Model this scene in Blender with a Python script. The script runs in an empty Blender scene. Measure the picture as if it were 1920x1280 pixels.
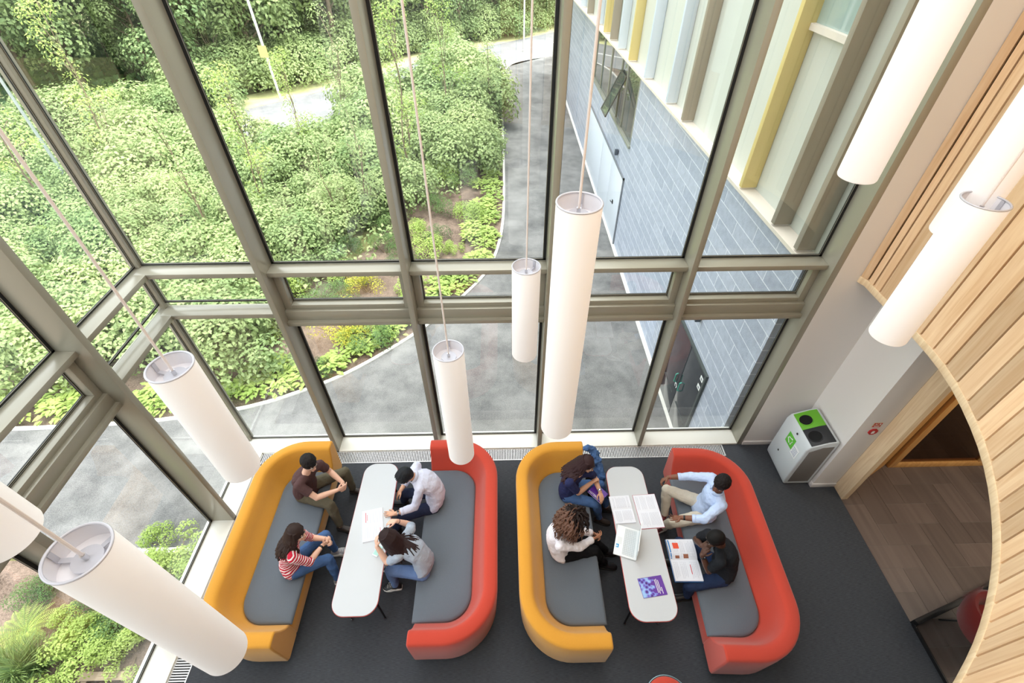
import bpy, bmesh, math, random
from mathutils import Vector, Matrix, noise
random.seed(7)
PI = math.pi
S = bpy.context.scene
COL = S.collection
V = Vector

# ------------------------------------------------------------------ camera
CAM_H = 6.5
F_PX = 892.2
YAW, PIT, ROLL = 0.01989, 0.75727166, 0.00265374
def cam_axes():
    cy, sy = math.cos(YAW), math.sin(YAW)
    f0 = V((sy*math.cos(PIT), cy*math.cos(PIT), -math.sin(PIT)))
    r0 = V((cy, -sy, 0))
    d0 = f0.cross(r0)
    r = r0*math.cos(ROLL) + d0*math.sin(ROLL)
    d = -r0*math.sin(ROLL) + d0*math.cos(ROLL)
    return r, d, f0
AX = cam_axes()
def ground(u, v, z=-2.0):
    """point of the level z that the photograph shows at pixel (u, v)"""
    r, d, f = AX
    dr = r*((u-960)/F_PX) + d*((v-640)/F_PX) + f
    t = (z-CAM_H)/dr.z
    return V((0, 0, CAM_H)) + dr*t
cd = bpy.data.cameras.new('camera')
cam = bpy.data.objects.new('camera', cd); COL.objects.link(cam)
r_, d_, f_ = AX
m = Matrix(((r_.x, -d_.x, -f_.x, 0), (r_.y, -d_.y, -f_.y, 0), (r_.z, -d_.z, -f_.z, CAM_H), (0, 0, 0, 1)))
cam.matrix_world = m
cd.sensor_width = 36; cd.lens = F_PX/1920*36; cd.clip_start = 0.05; cd.clip_end = 400
S.camera = cam

# ------------------------------------------------------------------ materials
def lin(c):
    return tuple(((x/255)/12.92 if x/255 <= .04045 else ((x/255+.055)/1.055)**2.4) for x in c)
MATS = {}
def mat(name, rgb, rough=.6, metal=0, spec=.5, bump=0, bscale=200, var=0, vscale=30, sheen=0, trans=0, emis=None, es=0, vdetail=4):
    if name in MATS: return MATS[name]
    M = bpy.data.materials.new(name); M.use_nodes = True
    nt = M.node_tree; N = nt.nodes; L = nt.links
    b = N['Principled BSDF']
    c = lin(rgb)+(1,)
    b.inputs['Base Color'].default_value = c
    b.inputs['Roughness'].default_value = rough
    b.inputs['Metallic'].default_value = metal
    b.inputs['Specular IOR Level'].default_value = spec
    if sheen: b.inputs['Sheen Weight'].default_value = sheen; b.inputs['Sheen Roughness'].default_value = .5
    if trans: b.inputs['Subsurface Weight'].default_value = 0
    if emis:
        b.inputs['Emission Color'].default_value = lin(emis)+(1,); b.inputs['Emission Strength'].default_value = es
    tc = N.new('ShaderNodeTexCoord')
    if var:
        t = N.new('ShaderNodeTexNoise'); t.inputs['Scale'].default_value = vscale; t.inputs['Detail'].default_value = vdetail
        L.new(tc.outputs['Object'], t.inputs['Vector'])
        mx = N.new('ShaderNodeMix'); mx.data_type = 'RGBA'; mx.blend_type = 'MIX'
        mx.inputs[6].default_value = tuple(x*(1-var) for x in c[:3])+(1,)
        mx.inputs[7].default_value = tuple(min(1, x*(1+var)) for x in c[:3])+(1,)
        L.new(t.outputs['Fac'], mx.inputs[0]); L.new(mx.outputs[2], b.inputs['Base Color'])
    if bump:
        t2 = N.new('ShaderNodeTexNoise'); t2.inputs['Scale'].default_value = bscale; t2.inputs['Detail'].default_value = 3
        L.new(tc.outputs['Object'], t2.inputs['Vector'])
        bp = N.new('ShaderNodeBump'); bp.inputs['Strength'].default_value = bump; bp.inputs['Distance'].default_value = .01
        L.new(t2.outputs['Fac'], bp.inputs['Height']); L.new(bp.outputs['Normal'], b.inputs['Normal'])
    MATS[name] = M
    return M
def glass(name, tint=(1, 1, 1), refl=.05, fres=.8):
    if name in MATS: return MATS[name]
    M = bpy.data.materials.new(name); M.use_nodes = True
    nt = M.node_tree; N = nt.nodes; L = nt.links; N.clear()
    o = N.new('ShaderNodeOutputMaterial'); mx = N.new('ShaderNodeMixShader')
    tr = N.new('ShaderNodeBsdfTransparent'); tr.inputs[0].default_value = tint+(1,)
    gl = N.new('ShaderNodeBsdfGlossy'); gl.inputs['Roughness'].default_value = 0.0; gl.inputs[0].default_value = (1, 1, 1, 1)
    ge = N.new('ShaderNodeNewGeometry'); dt = N.new('ShaderNodeVectorMath'); dt.operation = 'DOT_PRODUCT'
    L.new(ge.outputs['Incoming'], dt.inputs[0]); L.new(ge.outputs['Normal'], dt.inputs[1])
    def mth(op, a, b=None, c=None):
        q = N.new('ShaderNodeMath'); q.operation = op
        for i, v in enumerate((a, b, c)):
            if v is None: continue
            if isinstance(v, (int, float)): q.inputs[i].default_value = v
            else: L.new(v, q.inputs[i])
        return q.outputs[0]
    c = mth('ABSOLUTE', dt.outputs['Value']); c = mth('SUBTRACT', 1.0, c); c = mth('POWER', c, 5.0)
    ma = mth('MULTIPLY_ADD', c, fres, refl); ma = mth('MINIMUM', ma, 1.0)
    L.new(ma, mx.inputs[0])
    L.new(tr.outputs[0], mx.inputs[1]); L.new(gl.outputs[0], mx.inputs[2]); L.new(mx.outputs[0], o.inputs[0])
    MATS[name] = M
    return M

# ------------------------------------------------------------------ mesh builder
class MB:
    def __init__(s): s.v = []; s.f = []; s.m = []
    def add(s, vs, fs, mi=0):
        o = len(s.v); s.v += [tuple(p) for p in vs]
        for f in fs: s.f.append(tuple(i+o for i in f)); s.m.append(mi)
        return s
    def box(s, x0, x1, y0, y1, z0, z1, mi=0, M=None):
        vs = [V((x, y, z)) for z in (z0, z1) for x, y in ((x0, y0), (x1, y0), (x1, y1), (x0, y1))]
        if M: vs = [M @ p for p in vs]
        return s.add(vs, [(3, 2, 1, 0), (4, 5, 6, 7), (0, 1, 5, 4), (1, 2, 6, 5), (2, 3, 7, 6), (3, 0, 4, 7)], mi)
    def prism(s, poly, z0, z1, mi=0, M=None):
        n = len(poly)
        vs = [V((p[0], p[1], z0)) for p in poly]+[V((p[0], p[1], z1)) for p in poly]
        if M: vs = [M @ p for p in vs]
        fs = [tuple(range(n-1, -1, -1)), tuple(range(n, 2*n))]+[(i, (i+1) % n, n+(i+1) % n, n+i) for i in range(n)]
        return s.add(vs, fs, mi)
    def loft(s, rings, mi=0, cap=True, closed=False):
        """rings: lists of equally many points"""
        n = len(rings[0]); vs = [p for r in rings for p in r]; fs = []
        k = len(rings)
        for a in range(k if closed else k-1):
            b = (a+1) % k
            for i in range(n): fs.append((a*n+i, a*n+(i+1) % n, b*n+(i+1) % n, b*n+i))
        if cap and not closed: fs.append(tuple(range(n-1, -1, -1))); fs.append(tuple((k-1)*n+i for i in range(n)))
        return s.add(vs, fs, mi)
    def tube(s, pts, r, n=8, mi=0, cap=True):
        pts = [V(p) for p in pts]; rs = r if isinstance(r, (list, tuple)) else [r]*len(pts)
        rings = []; prev = None
        for i, p in enumerate(pts):
            d = (pts[min(i+1, len(pts)-1)]-pts[max(i-1, 0)])
            if d.length < 1e-9: d = V((0, 0, 1))
            d.normalize()
            if prev is None:
                u = d.orthogonal().normalized()
            else:
                u = prev-d*prev.dot(d)
                u = u.normalized() if u.length > 1e-6 else d.orthogonal().normalized()
            prev = u; w = d.cross(u)
            rings.append([p+(u*math.cos(2*PI*k/n)+w*math.sin(2*PI*k/n))*rs[i] for k in range(n)])
        return s.loft(rings, mi, cap)
    def cyl(s, x, y, z0, z1, r, n=24, mi=0, r2=None):
        r2 = r if r2 is None else r2
        return s.loft([[V((x+q*math.cos(2*PI*k/n), y+q*math.sin(2*PI*k/n), z)) for k in range(n)] for z, q in ((z0, r), (z1, r2))], mi)
    def lathe(s, prof, x=0, y=0, n=32, mi=0, M=None, cap=False):
        rings = [[V((x+q*math.cos(2*PI*k/n), y+q*math.sin(2*PI*k/n), z)) for k in range(n)] for q, z in prof]
        if M: rings = [[M @ p for p in r] for r in rings]
        return s.loft(rings, mi, cap)
    def ell(s, c, ra, rb, rc, U=None, W=None, T=None, n=16, m=10, mi=0):
        """ellipsoid, axes U W T"""
        c = V(c); U = U or V((1, 0, 0)); W = W or V((0, 1, 0)); T = T or V((0, 0, 1))
        rings = []
        for j in range(1, m):
            a = -PI/2+PI*j/m
            rings.append([c+U*(ra*math.cos(a)*math.cos(2*PI*k/n))+W*(rb*math.cos(a)*math.sin(2*PI*k/n))+T*(rc*math.sin(a)) for k in range(n)])
        vs = [p for r in rings for p in r]+[c-T*rc, c+T*rc]; fs = []
        for a in range(m-2):
            for i in range(n): fs.append((a*n+i, a*n+(i+1) % n, (a+1)*n+(i+1) % n, (a+1)*n+i))
        b = len(vs)-2
        for i in range(n):
            fs.append((b, (i+1) % n, i)); fs.append(((m-2)*n+i, (m-2)*n+(i+1) % n, b+1))
        return s.add(vs, fs, mi)
    def cone(s, p0, r0, p1, r1, n=14, mi=0):
        """round cone (capsule with two radii)"""
        p0 = V(p0); p1 = V(p1); d = (p1-p0)
        if d.length < 1e-6: return s.ell(p0, r0, r0, r0, n=n)
        d.normalize(); u = d.orthogonal().normalized(); w = d.cross(u); rings = []
        for a in (-80, -60, -35, -10): rings.append((p0+d*(r0*math.sin(math.radians(a))), r0*math.cos(math.radians(a))))
        for a in (10, 35, 60, 80): rings.append((p1+d*(r1*math.sin(math.radians(a))), r1*math.cos(math.radians(a))))
        return s.loft([[c+(u*math.cos(2*PI*k/n)+w*math.sin(2*PI*k/n))*q for k in range(n)] for c, q in rings], mi)
    def build(s, name, mats, parent=None, loc=None, smooth=False, bevel=0, bseg=2, angle=35):
        me = bpy.data.meshes.new(name)
        loc = V(loc) if loc is not None else None
        vs = s.v if loc is None else [(p[0]-loc.x, p[1]-loc.y, p[2]-loc.z) for p in s.v]
        me.from_pydata(vs, [], s.f)
        mats = mats if isinstance(mats, (list, tuple)) else [mats]
        for q in mats: me.materials.append(q)
        me.polygons.foreach_set('material_index', s.m)
        me.update()
        bm = bmesh.new(); bm.from_mesh(me); bmesh.ops.recalc_face_normals(bm, faces=bm.faces)
        if bevel:
            es = [e for e in bm.edges if len(e.link_faces) == 2 and e.calc_face_angle(0) > math.radians(angle)]
            bmesh.ops.bevel(bm, geom=es, offset=bevel, segments=bseg, profile=.5, affect='EDGES', clamp_overlap=True)
        bm.to_mesh(me); bm.free()
        if smooth or bevel:
            me.polygons.foreach_set('use_smooth', [True]*len(me.polygons))
            try: me.set_sharp_from_angle(angle=math.radians(40 if smooth is True or bevel else smooth))
            except Exception: pass
        o = bpy.data.objects.new(name, me); COL.objects.link(o)
        if loc is not None: o.location = loc
        if parent:
            o.parent = parent
            if loc is None and parent.get('_base'):
                b = parent['_base']; o.location = (-b[0], -b[1], -b[2])
        return o
def tag(o, label=None, cat=None, group=None, kind=None):
    if label: o['label'] = label
    if cat: o['category'] = cat
    if group: o['group'] = group
    if kind: o['kind'] = kind
    return o
def root(name, loc, label, cat, group=None, rz=0):
    o = bpy.data.objects.new(name, None); COL.objects.link(o); o.location = loc; o.rotation_euler = (0, 0, rz)
    o.empty_display_size = .1
    return tag(o, label, cat, group)
def struct(mb, name, m, parent=None, label=None, **k):
    o = mb.build(name, m, parent, **k)
    if not parent: o['kind'] = 'structure'
    if label: o['label'] = label; 
    return o
def copy_tree(o, parent=None):
    c = o.copy(); COL.objects.link(c)
    if parent: c.parent = parent
    for ch in [x for x in KIDS.get(o.name, [])]: copy_tree(ch, c)
    return c
KIDS = {}
def reg(o):
    for x in bpy.data.objects:
        if x.parent: KIDS.setdefault(x.parent.name, [])
    for x in bpy.data.objects:
        if x.parent and x not in KIDS[x.parent.name]: KIDS[x.parent.name].append(x)
def smoothstep(a, b, t):
    t = max(0, min(1, (t-a)/(b-a))); return t*t*(3-2*t)
def bez(p, n=12):
    """Catmull-Rom through points"""
    P = [V(q) for q in p]; out = []
    for i in range(len(P)-1):
        a = P[max(i-1, 0)]; b = P[i]; c = P[i+1]; d = P[min(i+2, len(P)-1)]
        for k in range(n):
            t = k/n
            out.append(.5*((2*b)+(c-a)*t+(2*a-5*b+4*c-d)*t*t+(3*b-a-3*c+d)*t*t*t))
    out.append(P[-1]); return out
# ------------------------------------------------------------------ room materials
def carpet():
    M = mat('carpet', (58, 60, 65), rough=.95, spec=.1)
    N = M.node_tree.nodes; L = M.node_tree.links; b = N['Principled BSDF']
    tc = [n for n in N if n.type == 'TEX_COORD'][0]
    mp = N.new('ShaderNodeMapping'); mp.inputs['Scale'].default_value = (6, 90, 1); L.new(tc.outputs['Object'], mp.inputs[0])
    n1 = N.new('ShaderNodeTexNoise'); n1.inputs['Scale'].default_value = 3; n1.inputs['Detail'].default_value = 6; L.new(mp.outputs[0], n1.inputs[0])
    n2 = N.new('ShaderNodeTexNoise'); n2.inputs['Scale'].default_value = 260; L.new(tc.outputs['Object'], n2.inputs[0])
    ad = N.new('ShaderNodeMath'); ad.operation = 'ADD'; L.new(n1.outputs[0], ad.inputs[0]); L.new(n2.outputs[0], ad.inputs[1])
    cr = N.new('ShaderNodeValToRGB'); cr.color_ramp.elements[0].position = .3; cr.color_ramp.elements[1].position = .75
    cr.color_ramp.elements[0].color = lin((42, 44, 48))+(1,); cr.color_ramp.elements[1].color = lin((86, 89, 94))+(1,)
    hf = N.new('ShaderNodeMath'); hf.operation = 'MULTIPLY'; hf.inputs[1].default_value = .5
    L.new(ad.outputs[0], hf.inputs[0]); L.new(hf.outputs[0], cr.inputs[0]); L.new(cr.outputs[0], b.inputs['Base Color'])
    return M
def wood(name, c0, c1, axis='Z', scale=1.0, rough=.5, rnd=.18):
    M = mat(name, c0, rough=rough, spec=.35)
    N = M.node_tree.nodes; L = M.node_tree.links; b = N['Principled BSDF']
    tc = [n for n in N if n.type == 'TEX_COORD'][0]
    mp = N.new('ShaderNodeMapping')
    sc = {'Z': (14, 14, .9), 'X': (.9, 14, 14), 'Y': (14, .9, 14)}[axis]
    mp.inputs['Scale'].default_value = tuple(x*scale for x in sc)
    L.new(tc.outputs['Object'], mp.inputs[0])
    n1 = N.new('ShaderNodeTexNoise'); n1.inputs['Scale'].default_value = 1.6; n1.inputs['Detail'].default_value = 8; n1.inputs['Distortion'].default_value = 1.2
    L.new(mp.outputs[0], n1.inputs[0])
    cr = N.new('ShaderNodeValToRGB'); cr.color_ramp.elements[0].position = .32; cr.color_ramp.elements[1].position = .68
    cr.color_ramp.elements[0].color = lin(c0)+(1,); cr.color_ramp.elements[1].color = lin(c1)+(1,)
    L.new(n1.outputs[0], cr.inputs[0])
    # board-to-board difference from a per-face attribute
    at = N.new('ShaderNodeAttribute'); at.attribute_name = 'board'
    hs = N.new('ShaderNodeHueSaturation')
    ma = N.new('ShaderNodeMath'); ma.operation = 'MULTIPLY_ADD'; ma.inputs[1].default_value = rnd*2; ma.inputs[2].default_value = 1-rnd
    L.new(at.outputs['Fac'], ma.inputs[0]); L.new(ma.outputs[0], hs.inputs['Value']); L.new(cr.outputs[0], hs.inputs['Color'])
    L.new(hs.outputs[0], b.inputs['Base Color'])
    return M
def brick(name, c1, c2, cm, w, h, mortar, plane, rough=.7, off=.5, var=.15, offy=0):
    """rectangular tiles in world metres; plane 'YZ' or 'XY'"""
    M = mat(name, c1, rough=rough, spec=.3)
    N = M.node_tree.nodes; L = M.node_tree.links; b = N['Principled BSDF']
    tc = [n for n in N if n.type == 'TEX_COORD'][0]
    sx = N.new('ShaderNodeSeparateXYZ'); L.new(tc.outputs['Object'], sx.inputs[0])
    cb = N.new('ShaderNodeCombineXYZ')
    a, c = {'YZ': (1, 2), 'XY': (0, 1), 'YX': (1, 0)}[plane]
    L.new(sx.outputs[a], cb.inputs[0]); L.new(sx.outputs[c], cb.inputs[1])
    bt = N.new('ShaderNodeTexBrick'); bt.offset = off; bt.squash = 1
    bt.inputs['Color1'].default_value = lin(c1)+(1,); bt.inputs['Color2'].default_value = lin(c2)+(1,); bt.inputs['Mortar'].default_value = lin(cm)+(1,)
    bt.inputs['Scale'].default_value = 1; bt.inputs['Mortar Size'].default_value = mortar; bt.inputs['Mortar Smooth'].default_value = .2
    bt.inputs['Brick Width'].default_value = w; bt.inputs['Row Height'].default_value = h
    L.new(cb.outputs[0], bt.inputs['Vector'])
    nz = N.new('ShaderNodeTexNoise'); nz.inputs['Scale'].default_value = 9; nz.inputs['Detail'].default_value = 8; L.new(tc.outputs['Object'], nz.inputs[0])
    nz2 = N.new('ShaderNodeTexNoise'); nz2.inputs['Scale'].default_value = 60; nz2.inputs['Detail'].default_value = 4; L.new(tc.outputs['Object'], nz2.inputs[0])
    ad = N.new('ShaderNodeMath'); ad.operation = 'ADD'; L.new(nz.outputs[0], ad.inputs[0]); L.new(nz2.outputs[0], ad.inputs[1])
    hs = N.new('ShaderNodeHueSaturation'); ma = N.new('ShaderNodeMath'); ma.operation = 'MULTIPLY_ADD'; ma.inputs[1].default_value = var*2; ma.inputs[2].default_value = 1-var*2
    L.new(ad.outputs[0], ma.inputs[0]); L.new(ma.outputs[0], hs.inputs['Value']); L.new(bt.outputs['Color'], hs.inputs['Color']); L.new(hs.outputs[0], b.inputs['Base Color'])
    return M
CARPET = carpet()
METAL = mat('painted_aluminium', (154, 150, 135), rough=.28, metal=.15, spec=.5)
SILL = mat('sill_paint', (226, 226, 218), rough=.35)
GASKET = mat('black_gasket', (22, 24, 26), rough=.6)
GLASS = glass('window_glass', (.965, .985, .975), .042, .8)
WHITE = mat('white_plaster', (226, 222, 218), rough=.8, spec=.2)
SKIRT = mat('white_skirting', (225, 222, 220), rough=.5)
OAK = wood('pale_oak_battens', (220, 180, 138), (238, 206, 168), 'Z', .7, .5, .2)
OAKR = wood('pale_oak_trim', (220, 190, 150), (238, 214, 178), 'Z', 1, .45, 0)
OAKD = wood('golden_oak_door', (190, 138, 78), (214, 164, 100), 'Z', 1, .45, 0)
GRILLE = mat('grille_metal', (205, 205, 205), rough=.35, metal=.3)
DARK = mat('dark_void', (28, 28, 30), rough=.9)
BLACK = mat('black_metal', (14, 14, 15), rough=.5, metal=.0)
CHROME = mat('chrome', (210, 210, 212), rough=.15, metal=1)

# ------------------------------------------------------------------ floor
TOP = 9.0
XG, YG = -4.2, 4.65          # glass planes (left, front)
XI, YI = -3.89, 4.37         # inner edge of sill
o = struct(MB().box(-3.68, 4.9, -4, 4.16, -.25, 0), 'floor', CARPET)
GROUT = mat('tile_grout', (126, 116, 108), rough=.8)
lf = struct(MB().box(4.9, 11, -4, 5.2, -.25, -.004), 'floor_lobby', GROUT)
TILE = wood('lobby_tile', (96, 84, 78), (114, 101, 93), 'Y', .25, .35, .13)
mb = MB(); bd = []; rt = random.Random(5); g = .0025
for i in range(-1, 21):
    for j in range(-14, 18):
        k = (i-j) % 4
        if k == 0: q = (i, i+2, j, j+1)
        elif k == 2: q = (i, i+1, j-1, j+1)
        else: continue
        x0 = max(4.9, 4.9+.3*q[0])+g; x1 = 4.9+.3*q[1]-g; y0 = max(-4, .3*q[2])+g; y1 = min(5.2, .3*q[3])-g
        if x1-x0 < .02 or x1 > 11.1 or y1-y0 < .02: continue
        mb.box(x0, x1, y0, y1, -.02, 0); bd += [rt.random()]*6
tl = mb.build('herringbone_tiles', TILE, lf); at = tl.data.attributes.new('board', 'FLOAT', 'FACE'); at.data.foreach_set('value', bd)
mb = MB().box(3.45, 4.6, 4.16, 4.37, -.25, 0).box(4.6, 4.9, 4.16, 4.37, -.25, 0)
struct(mb, 'floor_corner', CARPET)
# ledge below the glass
mb = MB().box(XG-.06, 3.71, YI, YG+.05, -.25, .03).box(XG-.06, XI, -4, YI, -.25, .03)
struct(mb, 'trim_sill', SILL, bevel=.003)
# trench grille
mb = MB()
mb.box(XI, 3.45, YI-.012, YI, -.05, .004); mb.box(-3.68, 3.45, 4.16, 4.172, -.05, .004)
mb.box(XI, XI+.012, -4, YI, -.05, .004); mb.box(-3.692, -3.68, -4, 4.16, -.05, .004)
mb.box(XI, 3.45, 4.16, YI, -.25, -.06, 1); mb.box(XI, -3.68, -4, 4.16, -.25, -.06, 1)
x = XI+.03
while x < 3.44:
    mb.box(x, x+.012, 4.172, YI-.012, -.03, .003); x += .026
y = -3.9
while y < 4.14:
    mb.box(XI+.012, -3.692, y, y+.012, -.03, .003); y += .026
o = mb.build('floor_grille', [GRILLE, DARK]); o['kind'] = 'structure'
struct(MB().box(3.4495, 3.47, 4.16, YI, -.06, .006), 'trim_grille_end', GRILLE)

# ------------------------------------------------------------------ curtain wall
MX = [(-2.74, -2.67), (-1.135, -1.07), (.487, .553), (2.10, 2.165), (3.71, 3.79)]
for i, (a, b) in enumerate(MX):
    mb = MB()
    mb.box(a, b, YI, YG+.02, 0.0, TOP)
    struct(mb, 'trim_%d' % (i+1), METAL, bevel=.004)
LY = [3.25, 1.80, .25, -1.3, -2.85]
for i, y in enumerate(LY):
    mb = MB().box(XG-.02, XI, y, y+.075, 0, TOP)
    struct(mb, 'trim_%d' % (i+6), METAL, bevel=.004)
mb = MB().box(XG-.05, XG+.055, YG-.055, YG+.05, 0, TOP)
struct(mb, 'trim_corner', METAL, bevel=.004)

def bay(n, along, a, b, vent, g0, g1):
    """one bay of the glass wall between a and b; along 'x' (front) or 'y' (left)"""
    ez = 0 if along == 'x' else .0015
    def bx(mb, s0, s1, d0, d1, z0, z1, mi=0):
        z0 -= ez; z1 -= ez
        # s along the wall, d inwards distance from the glass
        if along == 'x': mb.box(s0, s1, YG-d1, YG-d0, z0, z1, mi)
        else: mb.box(XG+d0, XG+d1, s0, s1, z0, z1, mi)
    mb = MB(); k = .038
    # gaskets round each pane (metal frame 0, black 1)
    rows = [(.03, 2.60 if vent else 2.74), (2.86, 3.30), (3.40, 6.9), (7.0, TOP)]
    for j, (z0, z1) in enumerate(rows):
        ka = k if not (vent and j == 1) else .11
        ka = .010 if n == 1 else k; kb_ = .012 if n == 6 else k
        bx(mb, a, a+ka, -.01, .012, z0, z1, 1); bx(mb, b-kb_, b, -.01, .012, z0, z1, 1)
        bx(mb, a, b, -.01, .012, z0, z0+.025, 1); bx(mb, a, b, -.01, .012, z1-.02, z1, 1)
    bx(mb, a, b, -.02, .19, 3.335, 3.395)                 # upper transom
    bx(mb, a, b, -.02, .19, 6.9, 6.98)
    if not vent:
        bx(mb, a, b, -.02, .19, 2.74, 2.80)
        mb2 = None
    else:
        bx(mb, a, b, -.02, .145, 2.66, 2.80); bx(mb, a, b, -.02, .19, 2.60, 2.66)
    fr = mb.build('window_%d' % n, [METAL, GASKET], bevel=.003); fr['kind'] = 'structure'
    zz = rows
    if vent:
        sb = MB()
        w = .085
        bx(sb, a+.002, a+w, 0, .10, 2.80, 3.335); bx(sb, b-w, b-.002, 0, .10, 2.80, 3.335)
        bx(sb, a+w, b-w, 0, .10, 2.80, 2.86); bx(sb, a+w, b-w, 0, .10, 3.29, 3.335)
        bx(sb, a+w, a+w+.014, -.01, .015, 2.86, 3.29, 1); bx(sb, b-w-.014, b-w, -.01, .015, 2.86, 3.29, 1)
        bx(sb, a+w, b-w, -.01, .015, 2.86, 2.872, 1)
        sb.build('vent_sash', [METAL, GASKET], fr, bevel=.003)
    for (z0, z1) in [(.03, rows[0][1]), (2.80, 3.335), (3.395, 6.9), (6.98, TOP)]:
        p = MB()
        bx(p, g0, g1, -.004, .002, z0, z1)
        p.build('pane', GLASS, fr)
e = [(-4.145, -2.74), (-2.67, -1.135), (-1.07, .487), (.553, 2.10), (2.165, 3.71)]
for i, (a, b) in enumerate(e): bay(i+1, 'x', a, b, i > 0, a, b)
ys = [(LY[0]+.075, 4.595)]+[(LY[i+1]+.075, LY[i]) for i in range(4)]
for i, (a, b) in enumerate(ys): bay(i+6, 'y', a, b, i > 0, a, b)

# ------------------------------------------------------------------ solid walls
struct(MB().box(3.79, 4.75, YI, 4.75, 0, TOP), 'wall_front', WHITE)
struct(MB().box(3.79, 4.55, YI-.014, YI, 0, .09), 'baseboard_front', SKIRT, bevel=.003)
struct(MB().box(4.55, 4.75, 3.6, YI, 0, 3.5), 'wall_niche', WHITE)
struct(MB().box(4.536, 4.55, 3.6, YI-.014, 0, .09).box(4.536, 4.9, 3.586, 3.6, 0, .09), 'baseboard_niche', SKIRT, bevel=.003)
struct(MB().box(4.75, 4.9, 3.6, 3.9, 0, 3.5), 'wall_pier', WHITE)
struct(MB().box(-4.3, 11, -4.2, -4, 0, TOP), 'wall_back', WHITE)
struct(MB().box(10.9, 11, -4, 5.2, 0, 3.5), 'wall_right', mat('lobby_wall', (150, 132, 112), rough=.8))
struct(MB().box(4.75, 11, 5.1, 5.2, 0, 3.5), 'wall_lobby', mat('lobby_wall', (150, 132, 112)))
# ceiling of the lower lobby behind the curved screen, and the roof
CEIL = mat('ceiling_white', (235, 233, 230), rough=.85)
# ------------------------------------------------------------------ curved timber screen
PTS = [(4.06, 4.37), (4.10, 4.28), (4.10, 4.20), (4.10, 4.09), (4.10, 3.93), (4.11, 3.75), (4.10, 3.56), (4.10, 3.40), (4.11, 3.16), (4.08, 2.95), (4.05, 2.77), (3.97, 2.53),
       (3.88, 2.28), (3.82, 2.13), (3.74, 1.95), (3.62, 1.76), (3.53, 1.61), (3.41, 1.44), (3.31, 1.31), (3.21, 1.19), (3.10, 1.06), (2.98, .95), (2.85, .83), (2.77, .76), (2.69, .70),
       (2.55, .60), (2.40, .49), (2.27, .41), (2.10, .31), (1.95, .23), (1.78, .14), (1.6, .06), (1.4, -.03), (1.2, -.10), (.98, -.17), (.8, -.22), (.55, -.28), (.3, -.32), (0, -.35)]
ZB = 3.28
P2 = [V((a, b, 0)) for a, b in PTS]
# smooth the measured line a little
for it in range(3):
    P2 = [P2[0], P2[1]]+[(P2[i-1]+P2[i]*2+P2[i+1])/4 for i in range(2, len(P2)-1)]+[P2[-1]]
mb = MB(); boards = []
def nrm(i):
    d = (P2[min(i+1, len(P2)-1)]-P2[max(i-1, 0)]).normalized()
    return V((-d.y, d.x, 0))
rb = random.Random(3)
for i in range(len(P2)-1):
    a, b = P2[i], P2[i+1]; d = (b-a); ln = d.length; d.normalize()
    n = nrm(i); g = .0105
    a2 = a+d*g; b2 = b-d*g
    q = [a2, b2, b2+n*.034, a2+n*.034]
    mb.prism([(p.x, p.y) for p in q], ZB+.03, TOP)
    boards += [rb.choice((0, .15, .3, .5, .7, .85, 1))]*6
back = [(p+nrm(i)*.036) for i, p in enumerate(P2)]; back2 = [(p+nrm(i)*.10) for i, p in enumerate(P2)]
scr = mb.build('wall_screen', [OAK]); scr['kind'] = 'structure'
at = scr.data.attributes.new('board', 'FLOAT', 'FACE'); at.data.foreach_set('value', boards[:len(scr.data.polygons)])
mb = MB()
for i in range(len(P2)-1):
    mb.prism([(p.x, p.y) for p in (back[i], back[i+1], back2[i+1], back2[i])], ZB+.03, TOP)
mb.build('backing_board', mat('screen_backing', (34, 18, 10), rough=.95, spec=.05), scr)
mb = MB()
inn = [p-nrm(i)*.006 for i, p in enumerate(P2)]; out = [p+nrm(i)*.11 for i, p in enumerate(P2)]
mb.loft([[V((a.x, a.y, ZB-.055)), V((a.x, a.y, ZB+.03)), V((b.x, b.y, ZB+.03)), V((b.x, b.y, ZB-.055))] for a, b in zip(inn, out)])
mb.build('bottom_rim', OAKR, scr, bevel=.01)
# soffit behind the screen
mb = MB(); off = [p+nrm(i)*.10 for i, p in enumerate(P2)]
mb.loft([[V((p.x, p.y, ZB+.04)), V((p.x, p.y, ZB+.25)), V((max(p.x, 4.9) if i < 26 else p.x, p.y if i < 26 else -4, ZB+.25)), V((max(p.x, 4.9) if i < 26 else p.x, p.y if i < 26 else -4, ZB+.04))] for i, p in enumerate(off)])
mb.box(4.9, 10.9, off[0].y, 5.1, ZB+.04, ZB+.25); mb.box(4.9, 10.9, -4, off[0].y, ZB+.04, ZB+.25); mb.box(off[26].x, 4.9, -4, off[26].y, ZB+.041, ZB+.249)
struct(mb, 'ceiling_lobby', CEIL)
struct(MB().box(-4.3, 11, -4.2, 4.8, TOP, TOP+.1), 'ceiling', CEIL)
struct(MB().box(10.9, 11, -4, 5.2, 3.5, TOP), 'wall_upper', WHITE)
struct(MB().box(4.75, 11, 4.7, 4.8, 3.5, TOP), 'wall_upper_front', WHITE)

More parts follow.
